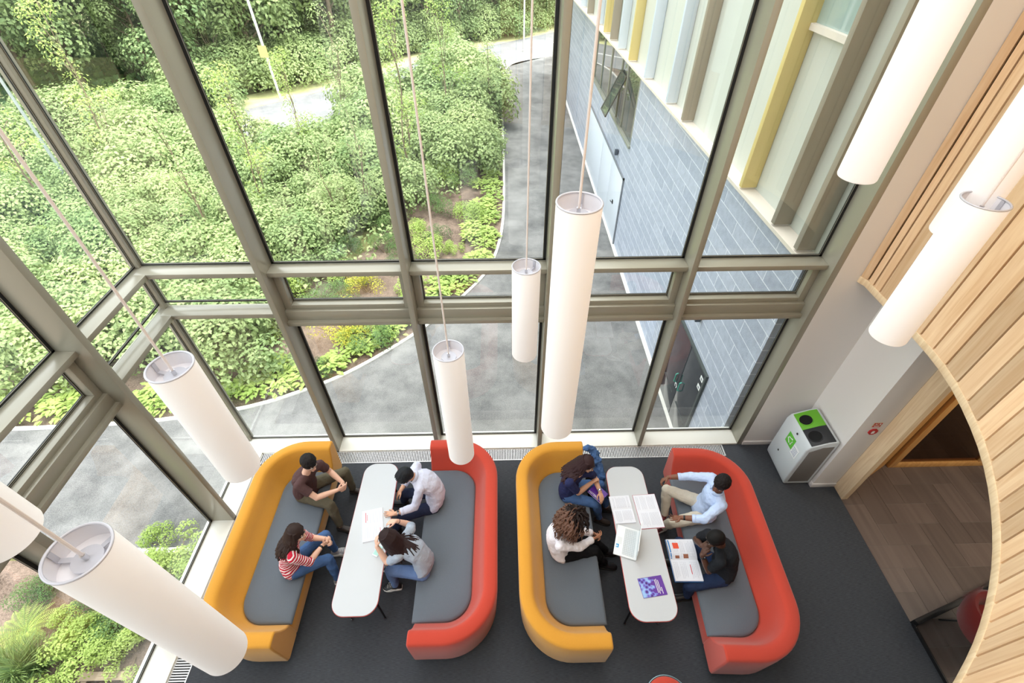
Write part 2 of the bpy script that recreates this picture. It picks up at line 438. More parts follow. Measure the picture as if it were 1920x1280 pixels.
# ------------------------------------------------------------------ oak door lining, screens and glazing of the lobby
mb = MB().box(4.9, 4.955, 3.38, 3.60, 0, 3.3).box(4.958, 4.99, 3.385, 3.62, 0, 3.3)
t = struct(mb, 'trim_oak_jamb', OAKR, bevel=.004)
A = V((4.96, 3.44, 0)); B = V((5.88, 3.94, 0)); d = (B-A).normalized(); n = V((-d.y, d.x, 0))
q = [A, B, B+n*.05, A+n*.05]
struct(MB().prism([(p.x, p.y) for p in q], 0, 3.3), 'wall_oak_panel', OAKD)
r0 = root('glazed_door_screen', (5.9, 3.92, 0), 'golden oak framed glazed screen behind the pier at the back of the brown tiled lobby', 'door')
mb = MB().box(0, .10, -.03, .05, 0, 3.2).box(.10, 2.2, -.03, .05, 0, .11).box(1.35, 1.45, -.03, .05, .11, 3.2).box(.10, 2.2, -.03, .05, 3.1, 3.2)
mb.build('oak_frame', OAKD, r0, bevel=.004)
MB().box(.10, 1.35, 0, .01, .11, 3.1).build('pane', glass('brown_glass', (.62, .5, .38), .05, .6), r0)
# glazed line of the lobby with its black channel
TINT = glass('bronze_glass', (.78, .70, .62), .03, .6)
o = MB().box(4.89, 4.91, -4, 1.74, 0, .05).build('partition_rail', BLACK)
r1 = root('glass_partition', (4.9, -1.1, 0), 'clear glass partition standing in a thin black floor channel along the edge of the carpet', 'partition')
o.parent = r1; o.location = (-4.9, 1.1, 0)
MB().box(-.006, .006, -2.9, 2.84, .05, 3.25).build('pane', glass('partition_glass', (.93, .94, .94), .02, .5), r1)
r1b = root('glass_door', (4.9, 1.74, 0), 'frameless glass door with a thick black bottom rail crossing the lobby tiles', 'door', rz=math.atan2(.37, 1.19))
MB().box(0, 1.6, -.03, .03, 0, .10).build('bottom_rail', BLACK, r1b, bevel=.004)
MB().box(0, 1.6, -.006, .006, .06, 3.2).build('pane', glass('partition_glass'), r1b)
MB().tube([(.06, 0, 0.06), (.06, 0, 0.0)], .01).build('pivot', BLACK, r1b)

# fire notices on the pier
def sign(name, label, x, z, w, h, m, cat='sign'):
    r = root(name, (x, 3.6, z), label, cat); return r
RED = mat('sign_red', (190, 30, 40), rough=.5); SIGNW = mat('sign_white', (240, 240, 238), rough=.5)
r = root('fire_call_point', (4.77, 3.6, 1.38), 'red octagonal fire call point sign on the pale pier beside the oak jamb', 'sign')
n8 = [(.062*math.cos(PI/8+k*PI/4), .062*math.sin(PI/8+k*PI/4)) for k in range(8)]
Mx = Matrix.Rotation(PI/2, 4, 'X')
MB().prism(n8, 0.0, .012, M=Mx).build('plate', RED, r)
mb = MB()
mb.ell((0, -.013, 0), .022, .003, .022, n=12, m=6); mb.box(-.006, .006, -.016, -.012, -.03, .005); mb.tube([(-.02, -.014, -.026), (0, -.014, -.012), (.02, -.014, -.026)], .004, 5)
mb.build('hand_symbol', SIGNW, r)
r = root('fire_notice', (4.755, 3.6, 1.52), 'small red and cream notice just above the red fire call sign', 'sign')
MB().box(-.055, .055, -.004, 0, -.045, .045).build('plate', mat('cream_plate', (214, 190, 150)), r)
mb = MB()
for (a, b, c, d) in ((-.05, -.005, .005, .04), (.005, .05, .005, .04), (-.05, .05, -.04, -.008)): mb.box(a, b, -.006, -.004, c, d)
mb.build('red_panel', RED, r)
mb = MB().box(-.035, .035, -.008, -.006, -.028, -.02).tube([(-.03, -.007, .012), (-.022, -.007, .032), (-.015, -.007, .012)], .003, 4).box(.02, .035, -.008, -.006, .012, .034)
mb.build('symbol', SIGNW, r)
# ------------------------------------------------------------------ copies
def tree_of(o): return (o, [tree_of(c) for c in o.children])
def dup(tree, loc=None, rz=None, sc=None, parent=None, label=None, group=None):
    o, ch = tree
    c = o.copy(); COL.objects.link(c)
    if parent is not None: c.parent = parent
    if loc is not None: c.location = loc
    if rz is not None: c.rotation_euler = (0, 0, rz)
    if sc is not None: c.scale = (sc, sc, sc) if not isinstance(sc, tuple) else sc
    if label: c['label'] = label
    if group: c['group'] = group
    for t in ch: dup(t, parent=c)
    return c

# ------------------------------------------------------------------ fabrics
def fabric(name, rgb, bump=.25):
    return mat(name, rgb, rough=.92, spec=.12, bump=bump, bscale=420, var=.10, vscale=160, sheen=.25)
YEL = fabric('mustard_wool', (212, 150, 56)); REDF = fabric('coral_red_wool', (192, 70, 54)); GREY = fabric('grey_seat_wool', (100, 108, 117))

def rrect(x0, x1, y0, y1, r, n=10, corners=(1, 1, 1, 1)):
    """rounded rectangle, counter-clockwise; corners = BL BR TR TL"""
    out = []
    for (cx, cy, a0, on) in ((x0, y0, PI, corners[0]), (x1, y0, 1.5*PI, corners[1]), (x1, y1, 0, corners[2]), (x0, y1, .5*PI, corners[3])):
        rr = r if on else 0
        px = cx+(rr if cx == x0 else -rr); py = cy+(rr if cy == y0 else -rr)
        if not on: out.append((cx, cy)); continue
        for k in range(n+1):
            a = a0+PI/2*k/n; out.append((px+rr*math.cos(a), py+rr*math.sin(a)))
    return out

def sofa(label, fab, open_side, cx, cy, rz=0, L=2.6, D=.93):
    """U-shaped high-sided sofa. Local: back along -x, open to +x, length along y"""
    r = root('booth_sofa', (cx, cy, 0), label, 'sofa', 'booth sofas facing each other across the two tables', rz=rz+(0 if open_side > 0 else PI))
    h = L/2; R0 = .60
    # path of the outer edge: from +x,-y end round the back to +x,+y end
    def path(off):
        rr = max(.05, R0-off); x0 = off; y0 = -h+off; y1 = h-off; pts = [(D, y0, 0, -1)]
        c = (off+rr, y0+rr)
        for k in range(0, 13):
            a = -PI/2-PI/2*k/12; pts.append((c[0]+rr*math.cos(a), c[1]+rr*math.sin(a), 0, 0))
        c = (off+rr, y1-rr)
        for k in range(0, 13):
            a = PI-PI/2*k/12; pts.append((c[0]+rr*math.cos(a), c[1]+rr*math.sin(a), 0, 0))
        pts.append((D, y1, 0, 0))
        return pts
    prof = [(.05, .13), (.02, .16), (.0, .60), (.0, .72), (.008, .745), (.03, .76), (.115, .765), (.145, .755), (.165, .73), (.20, .62), (.255, .50), (.30, .44), (.325, .40), (.325, .16), (.29, .13)]
    pl = [path(o) for o, z in prof]
    n = len(pl[0]); rings = []
    for i in range(n):
        rings.append([V((pl[j][i][0], pl[j][i][1], prof[j][1])) for j in range(len(prof))])
    mb = MB(); mb.loft(rings)
    sh = mb.build('back_shell', fab, r, smooth=60)
    md = sh.modifiers.new('round', 'BEVEL'); md.width = .018; md.segments = 3; md.limit_method = 'ANGLE'; md.angle_limit = math.radians(50)
    # seat base
    mb = MB(); mb.prism(rrect(.31, D, -h+.31, h-.31, .28, 8, (1, 0, 0, 1)), .13, .395)
    mb.build('seat_base', fab, r, bevel=.012)
    # seat cushion
    outl = rrect(.318, D+.025, -h+.318, h-.318, .30, 10, (1, 0, 0, 1)); C0 = V((.63, 0, 0)); rings = []
    for ins, z in ((.03, .385), (.008, .395), (0, .41), (0, .43), (.008, .445), (.03, .455), (.10, .462), (.2, .466)):
        ring = []
        for p in outl:
            sx = (p[0]-C0.x); sy = p[1]
            fx = 1-ins/max(.2, abs(.34)); fy = 1-ins/1.0
            ring.append(V((C0.x+sx*fx, sy*fy, z)))
        rings.append(ring)
    MB().loft(rings).build('seat_cushion', GREY, r, smooth=50)
    for sx, sy in ((D-.12, -h+.2), (D-.12, h-.2), (.25, -h+.35), (.25, h-.35)):
        mb = MB(); mb.cyl(sx, sy, .0, .13, .016, 12, r2=.02); mb.cyl(sx, sy, 0, .012, .028, 12)
        mb.build('leg', BLACK, r, smooth=True)
    return r
sofa('mustard yellow booth sofa against the left window corner, two students sitting on its grey seat', YEL, 1, -3.445, 2.77)
sofa('coral red booth sofa behind the two students reading one book at the left table', REDF, -1, -.135, 2.75, D=.96)
sofa('mustard yellow booth sofa where the long-haired woman in navy and the curly-haired woman sit', YEL, 1, .115, 2.68, rz=0.0, D=.97)
sofa('coral red booth sofa nearest the recycling bin, its seat tapering towards the table', REDF, -1, 3.235, 2.50, rz=math.radians(-2.6), D=.95)

# ------------------------------------------------------------------ tables
TOPM = mat('white_laminate', (196, 199, 202), rough=.5, spec=.3); EDGE = mat('red_table_edge', (206, 70, 58), rough=.5)
def table(label, cx, cy, rz, w0, w1, L):
    r = root('coffee_table', (cx, cy, 0), label, 'table', 'white tables between the booth sofas', rz=rz)
    def outl(ins, z):
        R_ = .16-ins; pts = []
        hw0 = w0/2-ins; hw1 = w1/2-ins; h = L/2-ins
        for (sx, sy, a0) in ((-1, -1, PI), (1, -1, 1.5*PI), (1, 1, 0), (-1, 1, PI/2)):
            hw = hw0 if sy < 0 else hw1
            px = sx*(hw-R_); py = sy*(h-R_)
            for k in range(9):
                a = a0+PI/2*k/8; pts.append(V((px+R_*math.cos(a), py+R_*math.sin(a), z)))
        return pts
    MB().loft([outl(.012, .690), outl(.002, .697), outl(0, .703), outl(0, .711)]).build('table_edge', EDGE, r, smooth=True)
    MB().loft([outl(.004, .7112), outl(.004, .7165), outl(.007, .7195)]).build('tabletop', TOPM, r, smooth=30)
    for sy in (-1, 1):
        mb = MB(); y = sy*(L/2-.27)
        mb.box(-.15, .15, y-.02, y+.02, .672, .690)
        mb.build('crossbar', BLACK, r)
        for sx in (-1, 1):
            mb = MB(); mb.tube([(sx*.13, y, .68), (sx*.205, y+sy*.08, .03)], [.016, .011], 10)
            l = mb.build('leg', BLACK, r, smooth=True)
            MB().cyl(sx*.202, y+sy*.082, 0, .03, .018, 12, r2=.012).build('castor_foot', CHROME, l, smooth=True)
    return r
table('white oblong table with thin red edge and one open textbook, left booth', -1.73, 2.725, 0, .52, .47, 1.93)
table('white oblong table carrying the laptop and the purple magazine, right booth', 1.60, 2.60, 0, .54, .51, 1.93)

# ------------------------------------------------------------------ pendant lamps
def shade_mat():
    M = bpy.data.materials.new('lamp_fabric'); M.use_nodes = True
    nt = M.node_tree; N = nt.nodes; L = nt.links; b = N['Principled BSDF']
    b.inputs['Base Color'].default_value = (.80, .785, .775, 1); b.inputs['Roughness'].default_value = .7
    b.inputs['Emission Color'].default_value = lin((255, 246, 240))+(1,); b.inputs['Emission Strength'].default_value = PEND_E
    return M
PEND_E = .27
SHADE = shade_mat()
RIM = mat('pendant_rim', (190, 190, 198), rough=.4, metal=.2); CABLE = mat('cable_sleeve', (226, 216, 212), rough=.6)
INN = mat('pendant_inner', (236, 234, 238), rough=.6)
def pendant(x, y, z0, z1, label, d=.26, rot=0.0):
    r = root('pendant_lamp', (x, y, z0), label, 'pendant lamp', 'white cylinder pendant lamps hanging in the atrium', rz=rot)
    R_ = d/2; h = z1-z0
    pr = [(R_-.012, 0), (R_-.004, .002), (R_, .012), (R_, h), (R_-.004, h), (R_-.004, h-.09), (R_-.004, .02), (0.001, .018)]
    mb = MB(); mb.lathe([(0.001, -.002)]+[(R_-.012, -.002)]+pr[1:4], n=48)
    mb.build('lamp_shade', SHADE, r, smooth=30)
    mb = MB(); mb.lathe([(R_-.003, h-.10), (R_-.003, h-.001)], n=48); mb.lathe([(.001, h-.10), (R_-.003, h-.10)], n=48)
    mb.build('inner_liner', INN, r, smooth=30)
    mb = MB(); ring = []
    k = 48
    rg = []
    for i in range(k):
        a = 2*PI*i/k; c = V((math.cos(a), math.sin(a), 0))
        rg.append([c*(R_-.004+.007*math.cos(2*PI*q/8))+V((0, 0, h+.006*math.sin(2*PI*q/8))) for q in range(8)])
    mb.loft(rg, closed=True); mb.build('top_ring', RIM, r, smooth=60)
    mb = MB(); mb.cyl(0, 0, h-.078, h-.066, .062, 32)
    for q in range(3):
        M = Matrix.Rotation(q*2*PI/3+.5, 4, 'Z')
        mb.box(.05, R_-.01, -.011, .011, h-.076, h-.070, M=M); mb.box(R_-.012, R_-.006, -.011, .011, h-.076, h-.005, M=M)
    mb.build('spider_bracket', RIM, r)
    mb = MB(); mb.cyl(0, 0, h-.066, h-.03, .012, 10); mb.build('cable_grip', CHROME, r, smooth=True)
    mb = MB(); mb.cyl(0, 0, h-.04, TOP-z0, .0075, 8); mb.build('suspension_cable', CABLE, r, smooth=True)
    return r
PENDS = [
 (-1.95, 1.95, 3.42, 4.50, 'medium white cylinder pendant hanging over the left end of the first yellow sofa'),
 (-1.80, .88, 3.00, 4.50, 'largest looking white cylinder pendant, at the lower left, its open top facing us'),
 (-.47, 2.80, 2.25, 3.76, 'slim white cylinder pendant whose foot overlaps the back corner of the left red sofa'),
 (.20, 3.54, 2.97, 4.07, 'short white cylinder pendant just left of the tall middle one'),
 (.42, 2.41, 3.22, 5.26, 'tall white cylinder pendant in the middle, its foot above the second yellow sofa'),
 (2.93, 2.62, 4.02, 5.13, 'white cylinder pendant with visible top ring in front of the oak battens'),
 (2.55, 3.25, 5.00, 7.04, 'white cylinder pendant cut by the top edge, in front of the outside cladding'),
 (3.05, 2.80, 4.80, 6.84, 'white cylinder pendant at the right edge, half behind the one with the visible ring'),
 (-2.11, .94, 4.53, 6.03, 'white cylinder pendant at the left edge, only its foot showing'),
]
for p in PENDS: pendant(*p, rot=p[0]*2)

# ------------------------------------------------------------------ recycling bin
BINW = mat('bin_pale_plastic', (205, 212, 216), rough=.45); BING = mat('bin_green', (104, 178, 44), rough=.45); BINB = mat('bin_black', (40, 42, 46), rough=.5)
BIND = mat('bin_grey_side', (120, 116, 112), rough=.6)
r = root('recycling_bin', (4.33, 3.94, 0), 'pale grey two-hole recycling bin with green and black top standing by the white wall', 'bin')
# local: front faces -x, width along y
def bprof(y0, y1):
    return [[V((x, y, z)) for x, z in PRB] for y in (y0, y1)]
PRB = [(-.19, .03), (-.205, .12), (-.205, .88), (-.17, .96), (.05, 1.06), (.16, 1.08), (.20, 1.05), (.205, .1), (.20, .03)]
mb = MB(); mb.loft(bprof(-.30, .30)); mb.build('body', BINW, r, bevel=.02, bseg=3)
mb = MB(); mb.loft([[V((x, y, z)) for x, z in ((-.15, .1), (-.15, .86), (.0, .96), (.15, .98), (.15, .1))] for y in (-.306, -.299)]); mb.build('side_panel', BIND, r, bevel=.003)
def top_plate(y0, y1, m, nm):
    mb = MB(); q = [(-.155, .972), (.035, 1.06), (.135, 1.088)]
    mb.loft([[V((q[0][0], y, q[0][1])), V((q[1][0], y, q[1][1])), V((q[2][0], y, q[2][1])), V((q[2][0], y, q[2][1]-.02)), V((q[0][0], y, q[0][1]-.02))] for y in (y0, y1)])
    p = mb.build(nm, m, r, bevel=.004)
    yc = (y0+y1)/2; T = Matrix.Translation((-.06, yc, 1.017)) @ Matrix.Rotation(-math.atan2(.088, .19), 4, 'Y')
    mb = MB(); mb.lathe([(.001, .004), (.082, .004)], n=32, M=T); h = mb.build('opening', mat('bin_hole', (8, 8, 9), rough=.9), p)
    mb = MB(); mb.lathe([(.082, -.002), (.083, .008), (.09, .009), (.094, .003), (.094, -.004)], n=32, M=T); mb.build('opening_rim', m, p, smooth=True)
top_plate(-.01, .27, BING, 'green_lid'); top_plate(-.285, -.01, BINB, 'black_lid')
mb = MB().box(-.209, -.204, -.08, .10, .60, .80); lp = mb.build('recycling_label', mat('label_green', (98, 190, 60), rough=.5), r)
mb = MB(); 
for k in range(3):
    a = 2*PI*k/3+.5; c = V((-.211, .01+.055*math.cos(a), .70+.055*math.sin(a)))
    a2 = a+1.5; c2 = V((-.211, .01+.055*math.cos(a2), .70+.055*math.sin(a2)))
    mb.tube([c, c2], .006, 5); mb.ell(c2, .002, .014, .014, n=8, m=5)
mb.build('recycling_arrows', mat('label_white', (238, 240, 240), rough=.5), lp)
mb = MB().box(-.2085, -.204, -.22, -.085, .56, .74); lp = mb.build('white_notice', mat('label_white', (238, 240, 240)), r)
mb = MB()
for k in range(5): mb.box(-.210, -.208, -.205, -.10-.01*(k % 2), .70-.028*k, .708-.028*k)
mb.build('print', mat('print_blue', (120, 130, 170)), lp)
for yy, zz in ((-.02, .90), (.10, .33)):
    mb = MB().box(-.2095, -.203, yy-.012, yy+.012, zz-.014, zz+.014); mb.build('lock', BLACK, r)
for yy in (-.22, .22): 
    MB().box(-.17, .17, yy-.03, yy+.03, 0, .035).build('foot', BINB, r)

# ------------------------------------------------------------------ red chairs at the lower edge and in the lobby
r = root('round_stool', (1.56, .93, 0), 'round red stool at the bottom edge of the photo, just its top rim in view', 'stool')
mb = MB(); mb.lathe([(.001, .70), (.19, .70), (.215, .69), (.225, .665), (.215, .64), (.001, .64)], n=40); mb.build('seat', REDF, r, smooth=60)
mb = MB(); mb.lathe([(.228, .655), (.234, .66), (.234, .68), (.228, .685)], n=40, cap=False); mb.build('rim', mat('rim_blue', (150, 180, 190), rough=.4), r, smooth=True)
mb = MB(); mb.cyl(0, 0, .02, .64, .03, 16); mb.cyl(0, 0, 0, .02, .22, 32); mb.build('pedestal', BLACK, r, smooth=True)
r = root('tub_chair', (5.50, 1.55, 0), 'dark red rounded tub chair in the lobby seen through the glass partition', 'chair')
rr = []
for k in range(25):
    a = math.radians(-130+260*k/24)+PI
    c = V((math.cos(a), math.sin(a), 0)); h = .70-.14*abs(k-12)/12
    rr.append([c*.26+V((0, 0, .34)), c*.33+V((0, 0, .34)), c*.37+V((0, 0, .5)), c*.37+V((0, 0, h)), c*.34+V((0, 0, h+.03)), c*.29+V((0, 0, h)), c*.27+V((0, 0, .45))])
REDD = fabric('deep_red_wool', (120, 34, 30))
MB().loft(rr).build('backrest', REDD, r, smooth=60)
mb = MB(); mb.lathe([(.001, .44), (.25, .44), (.28, .42), (.28, .34), (.001, .33)], n=32); mb.build('seat', REDD, r, smooth=60)
for k in range(4):
    a = PI/4+k*PI/2; MB().tube([(.16*math.cos(a), .16*math.sin(a), .34), (.33*math.cos(a), .33*math.sin(a), 0)], .011, 8).build('leg', BLACK, r, smooth=True)
# ------------------------------------------------------------------ outside ground
ZG = -2.0
rg = random.Random(11)
def asphalt(name, c0, c1, rough=.85):
    M = mat(name, c0, rough=rough, spec=.2)
    N = M.node_tree.nodes; L = M.node_tree.links; b = N['Principled BSDF']; tc = [n for n in N if n.type == 'TEX_COORD'][0]
    a = N.new('ShaderNodeTexNoise'); a.inputs['Scale'].default_value = .9; a.inputs['Detail'].default_value = 10; a.inputs['Roughness'].default_value = .7; L.new(tc.outputs['Object'], a.inputs[0])
    c = N.new('ShaderNodeTexNoise'); c.inputs['Scale'].default_value = 45; c.inputs['Detail'].default_value = 6; c.inputs['Roughness'].default_value = .8; L.new(tc.outputs['Object'], c.inputs[0])
    mx = N.new('ShaderNodeMath'); mx.operation = 'MULTIPLY_ADD'; mx.inputs[1].default_value = .55; L.new(a.outputs[0], mx.inputs[0])
    m2 = N.new('ShaderNodeMath'); m2.operation = 'MULTIPLY'; m2.inputs[1].default_value = .45; L.new(c.outputs[0], m2.inputs[0]); L.new(m2.outputs[0], mx.inputs[2])
    cr = N.new('ShaderNodeValToRGB'); cr.color_ramp.elements[0].position = .40; cr.color_ramp.elements[1].position = .60
    cr.color_ramp.elements[0].color = lin(c0)+(1,); cr.color_ramp.elements[1].color = lin(c1)+(1,); L.new(mx.outputs[0], cr.inputs[0]); L.new(cr.outputs[0], b.inputs['Base Color'])
    return M
ASPH = asphalt('asphalt', (82, 82, 82), (132, 131, 129)); KERB = mat('pale_kerb', (214, 212, 205), rough=.8)
MULCH = asphalt('bark_mulch', (62, 50, 42), (150, 130, 116)); ROADM = asphalt('pale_road', (120, 120, 122), (146, 146, 146)); VERGE = asphalt('dry_verge', (176, 178, 120), (214, 208, 160))
SOIL = asphalt('planting_soil', (84, 92, 52), (128, 124, 84))
def gplane(name, poly, m, z):
    mb = MB(); mb.prism(poly, z-.2, z); o = mb.build(name, m); o['kind'] = 'structure'; return o
def ribbon(name, A, B, m, z):
    mb = MB(); mb.loft([[V((a.x, a.y, z-.2)), V((a.x, a.y, z)), V((b.x, b.y, z)), V((b.x, b.y, z-.2))] for a, b in zip(A, B)])
    o = mb.build(name, m); o['kind'] = 'structure'; return o
gplane('ground', [(-120, -30), (60, -30), (60, 160), (-120, 160)], SOIL, ZG-.06)
kp = [(-30, 6.9), (-20, 6.6), (-14, 6.4), (-10.8, 6.42), (-9.16, 6.48), (-8.5, 6.52), (-7.58, 6.6), (-5.89, 6.9), (-4.56, 7.47), (-3.6, 8.1), (-2.45, 9.2), (-1.75, 10.06), (-1.06, 11.06), (-.52, 12.06), (-.2, 13.2), (.02, 15.0), (.1, 18), (.1, 23.6), (.08, 30), (.12, 33.2), (.4, 35.2), (1.0, 36.6), (2.2, 37.6), (3.7, 38.4)]
kline = [p for p in bez([(a, b, 0) for a, b in kp], 6)]
poly = [(p.x, p.y) for p in kline]
gplane('asphalt_path', poly+[(3.7, -20), (-4.22, -20), (-4.22, 3.3), (-4.9, 3.72), (-30, 3.72)], ASPH, ZG)
# kerb ribbons
def kerb(line, name, w=.09, h=.035):
    mb = MB(); rings = []
    for i, p in enumerate(line):
        d = (line[min(i+1, len(line)-1)]-line[max(i-1, 0)]).normalized(); n = V((-d.y, d.x, 0))
        rings.append([V((q.x, q.y, z)) for q, z in ((p, ZG-.02), (p, ZG+h), (p+n*w, ZG+h), (p+n*w, ZG-.02))])
    mb.loft(rings); o = mb.build(name, KERB, bevel=.0); o['kind'] = 'structure'
kerb(kline, 'kerb')
kerb([V((-30, 3.66, 0)), V((-14, 3.66, 0)), V((-9, 3.68, 0)), V((-4.9, 3.68, 0)), V((-4.3, 3.4, 0))], 'kerb_bed')
# mulch border behind the kerb and the near bed
nn = []
for i, p in enumerate(kline):
    d = (kline[min(i+1, len(kline)-1)]-kline[max(i-1, 0)]).normalized(); nn.append(p+V((-d.y, d.x, 0))*(4.2 if p.y < 20 else .7))
ribbon('mulch_border', kline, nn, MULCH, ZG-.035)
gplane('mulch_bed', [(-30, 3.62), (-4.9, 3.62), (-4.25, 3.4), (-4.25, -20), (-30, -20)], MULCH, ZG-.03)
# road beyond the planting
def grd(u, v): p = ground(u, v, ZG); return (p.x, p.y)
far = [grd(300, 255), grd(440, 214), grd(520, 190), grd(640, 162), grd(700, 145), grd(780, 118), grd(900, 90), grd(1040, 60)]
far = [(-50, 40), (-40, 34), (-30, 29.2), (-22, 26.6), (-15.6, 26.4), (-9.6, 31.6), (-5.8, 36.8), (-1.5, 41.0), (4.5, 46.4), (9, 50.5), (14, 55)]
fl = bez([(a, b, 0) for a, b in far], 3); near = []
for i, p in enumerate(fl):
    d = (fl[min(i+1, len(fl)-1)]-fl[max(i-1, 0)]).normalized(); near.append(p+V((d.y, -d.x, 0))*5.2)
ribbon('road', fl, near, ROADM, ZG+.0)
mb = MB(); mid = [(a+b)/2 for a, b in zip(fl, near)]
for i in range(0, len(mid)-1):
    a, b = mid[i], mid[i+1]; d = (b-a).normalized(); n = V((-d.y, d.x, 0))*.06
    q = [a-n, b-n, b+n, a+n]; mb.prism([(p.x, p.y) for p in q], ZG+.001, ZG+.006)
o = mb.build('road_marking', mat('road_paint', (235, 235, 230))); o['kind'] = 'structure'
vf = [p+((fl[min(i+1, len(fl)-1)]-fl[max(i-1, 0)]).normalized().cross(V((0, 0, -1))))*2.4 for i, p in enumerate(fl)]
ribbon('verge', fl, vf, VERGE, ZG+.01)

# ------------------------------------------------------------------ wing of the building outside
XW = 3.65
TILEW = brick('slate_tile', (176, 182, 196), (160, 167, 182), (216, 220, 226), 1.2, .25, .008, 'YZ', rough=.6, off=.5, var=.22)
WZ = 3.24
mb = MB()
# tiled wall with openings: window ribbon y13.6..20.5, z1.2..WZ ; doors are boxes set in front
mb.box(XW, XW+.5, 4.75, 13.6, ZG-.1, WZ); mb.box(XW, XW+.5, 13.6, 20.6, ZG-.1, 1.22); mb.box(XW, XW+.5, 20.6, 34, ZG-.1, WZ)
o = mb.build('wall_tiled_wing', TILEW); o['kind'] = 'structure'
FRM = mat('grey_window_frame', (150, 152, 140), rough=.45, metal=.2)
mb = MB(); mb.box(XW-.06, XW+.06, 13.55, 20.65, 1.16, 1.24)
for y in (13.6, 15.1, 15.95, 17.6, 19.1, 20.55): mb.box(XW-.01, XW+.07, y, y+.07, 1.22, WZ)
mb.box(XW, XW+.06, 13.6, 20.6, WZ-.12, WZ-.04)
wn = mb.build('window_wing', FRM, bevel=.004); wn['kind'] = 'structure'
MIRR = mat('dark_window_glass', (70, 80, 78), rough=.03, spec=1.0); MB().box(XW+.02, XW+.035, 13.6, 20.6, 1.24, WZ-.1).build('pane', MIRR, wn)
# open top-hung casement
mb = MB(); T = Matrix.Translation((XW-.01, 15.15, 2.6)) @ Matrix.Rotation(math.radians(24), 4, 'Y')
for (a, b, c, d) in ((0, .04, -1.2, 0), (.74, .78, -1.2, 0), (0, .78, -.04, 0), (0, .78, -1.2, -1.16)): mb.box(-.02, .02, a, b, c, d, M=T)
cs = mb.build('open_casement', mat('dark_frame', (70, 76, 74), rough=.4), wn); mb = MB(); mb.box(-.004, .004, .04, .74, -1.16, -.04, M=T); mb.build('casement_pane', MIRR, cs)
# metal soffit ledge and upper cladding turned slightly off the tiled wall
CLAD = mat('pale_green_cladding', (190, 193, 184), rough=.5, spec=.4, var=.03, vscale=2); LEDGE = mat('ledge_metal', (214, 204, 192), rough=.45)
Tc = Matrix.Translation((3.60, 4.7, 0)) @ Matrix.Rotation(math.radians(1.6), 4, 'Z')
mb = MB(); mb.box(.20, .9, -.0, 18, WZ, 12, M=Tc).box(.20, .9, 18, 30, WZ, 5.2, M=Tc); cl = mb.build('wall_cladding_wing', CLAD); cl['kind'] = 'structure'
MB().box(-.04, .20, -.0, 30, WZ, WZ+.05, M=Tc).build('ledge', LEDGE, cl)
YF = mat('yellow_fin', (214, 194, 128), rough=.5); GF = mat('taupe_fin', (150, 142, 128), rough=.5); WF = mat('pale_blue_fin', (206, 216, 226), rough=.5)
fins = [(4.93, GF, 'taupe'), (5.55, GF, 'taupe'), (6.62, YF, 'yellow'), (9.45, GF, 'taupe'), (10.5, WF, 'pale'), (12.3, WF, 'pale'), (13.9, YF, 'yellow'), (15.2, WF, 'pale'), (16.3, GF, 'taupe'), (17.3, YF, 'yellow'), (18.6, WF, 'pale'), (20.4, GF, 'taupe'), (21.9, WF, 'pale'), (23.6, WF, 'pale')]
flab = {0: 'taupe vertical metal fin on the outside cladding, the one closest to the glass corner', 1: 'taupe vertical metal fin on the outside cladding, second from the glass corner',
 2: 'broad yellow vertical fin on the outside cladding, nearest of the yellow fins', 3: 'taupe vertical fin standing alone between the broad yellow fin and the pale ones',
 4: 'pale blue vertical fin, nearest of the pale fins on the cladding', 5: 'pale blue vertical fin directly before the middle yellow fin', 6: 'yellow vertical fin in the middle of the far cladding, second yellow one',
 7: 'pale blue vertical fin just beyond the second yellow fin', 8: 'slim taupe vertical fin between pale and third yellow fin', 9: 'farthest and thinnest yellow vertical fin on the cladding'}
for i, (y, m_, nm) in enumerate(fins):
    mb = MB(); mb.box(-.035 if i < 3 else -.03, .195, -.042, .042, 0, 8.5 if y < 22 else 1.8)
    p = Tc @ V((0, y-4.7, WZ+.08))
    o = mb.build('facade_fin', m_, bevel=.004); o.location = p; o.rotation_euler = (0, 0, math.radians(1.6))
    tag(o, flab.get(i, 'distant vertical fin at the far end of the cladding beyond the yellow fins'), 'fin', 'vertical fins on the outside cladding')
# window in the cladding
mb = MB(); mb.box(.12, .21, .98, 1.9, 5.30, 5.37, M=Tc); mb.box(.12, .21, .98, 1.04, 5.37, 8, M=Tc); o = mb.build('window_upper_wing', LEDGE); o['kind'] = 'structure'
MB().box(.185, .199, 1.04, 1.9, 5.37, 8, M=Tc).build('pane', mat('pale_window_glass', (150, 170, 165), rough=.03, spec=1), o)
# dark glazed double door
r = root('dark_double_door', (XW, 6.55, ZG), 'dark glossy double door with green pull handles in the grey tiled outside wall', 'door')
DKG = mat('dark_door_glass', (44, 48, 54), rough=.12, spec=.8)
MB().box(-.03, .02, .01, .86, .02, 2.12).build('door_leaf', DKG, r, bevel=.004); MB().box(-.03, .02, -.80, -.005, .02, 2.12).build('door_leaf', DKG, r, bevel=.004)
MB().box(-.05, .03, -.86, .92, 2.12, 2.16).box(-.05, .03, -.86, -.80, 0, 2.12).box(-.05, .03, .86, .92, 0, 2.12).build('door_frame', mat('dark_frame', (70, 76, 74)), r)
TEAL = mat('green_handle', (70, 170, 150), rough=.3)
for y in (.16, -.10):
    MB().tube([(-.03, y, .90), (-.07, y, .92), (-.07, y, 1.14), (-.03, y, 1.16)], .012, 8).build('pull_handle', TEAL, r, smooth=True)
mb = MB(); T = Matrix.Translation((-.034, .10, .86)) @ Matrix.Rotation(PI/2, 4, 'Y')
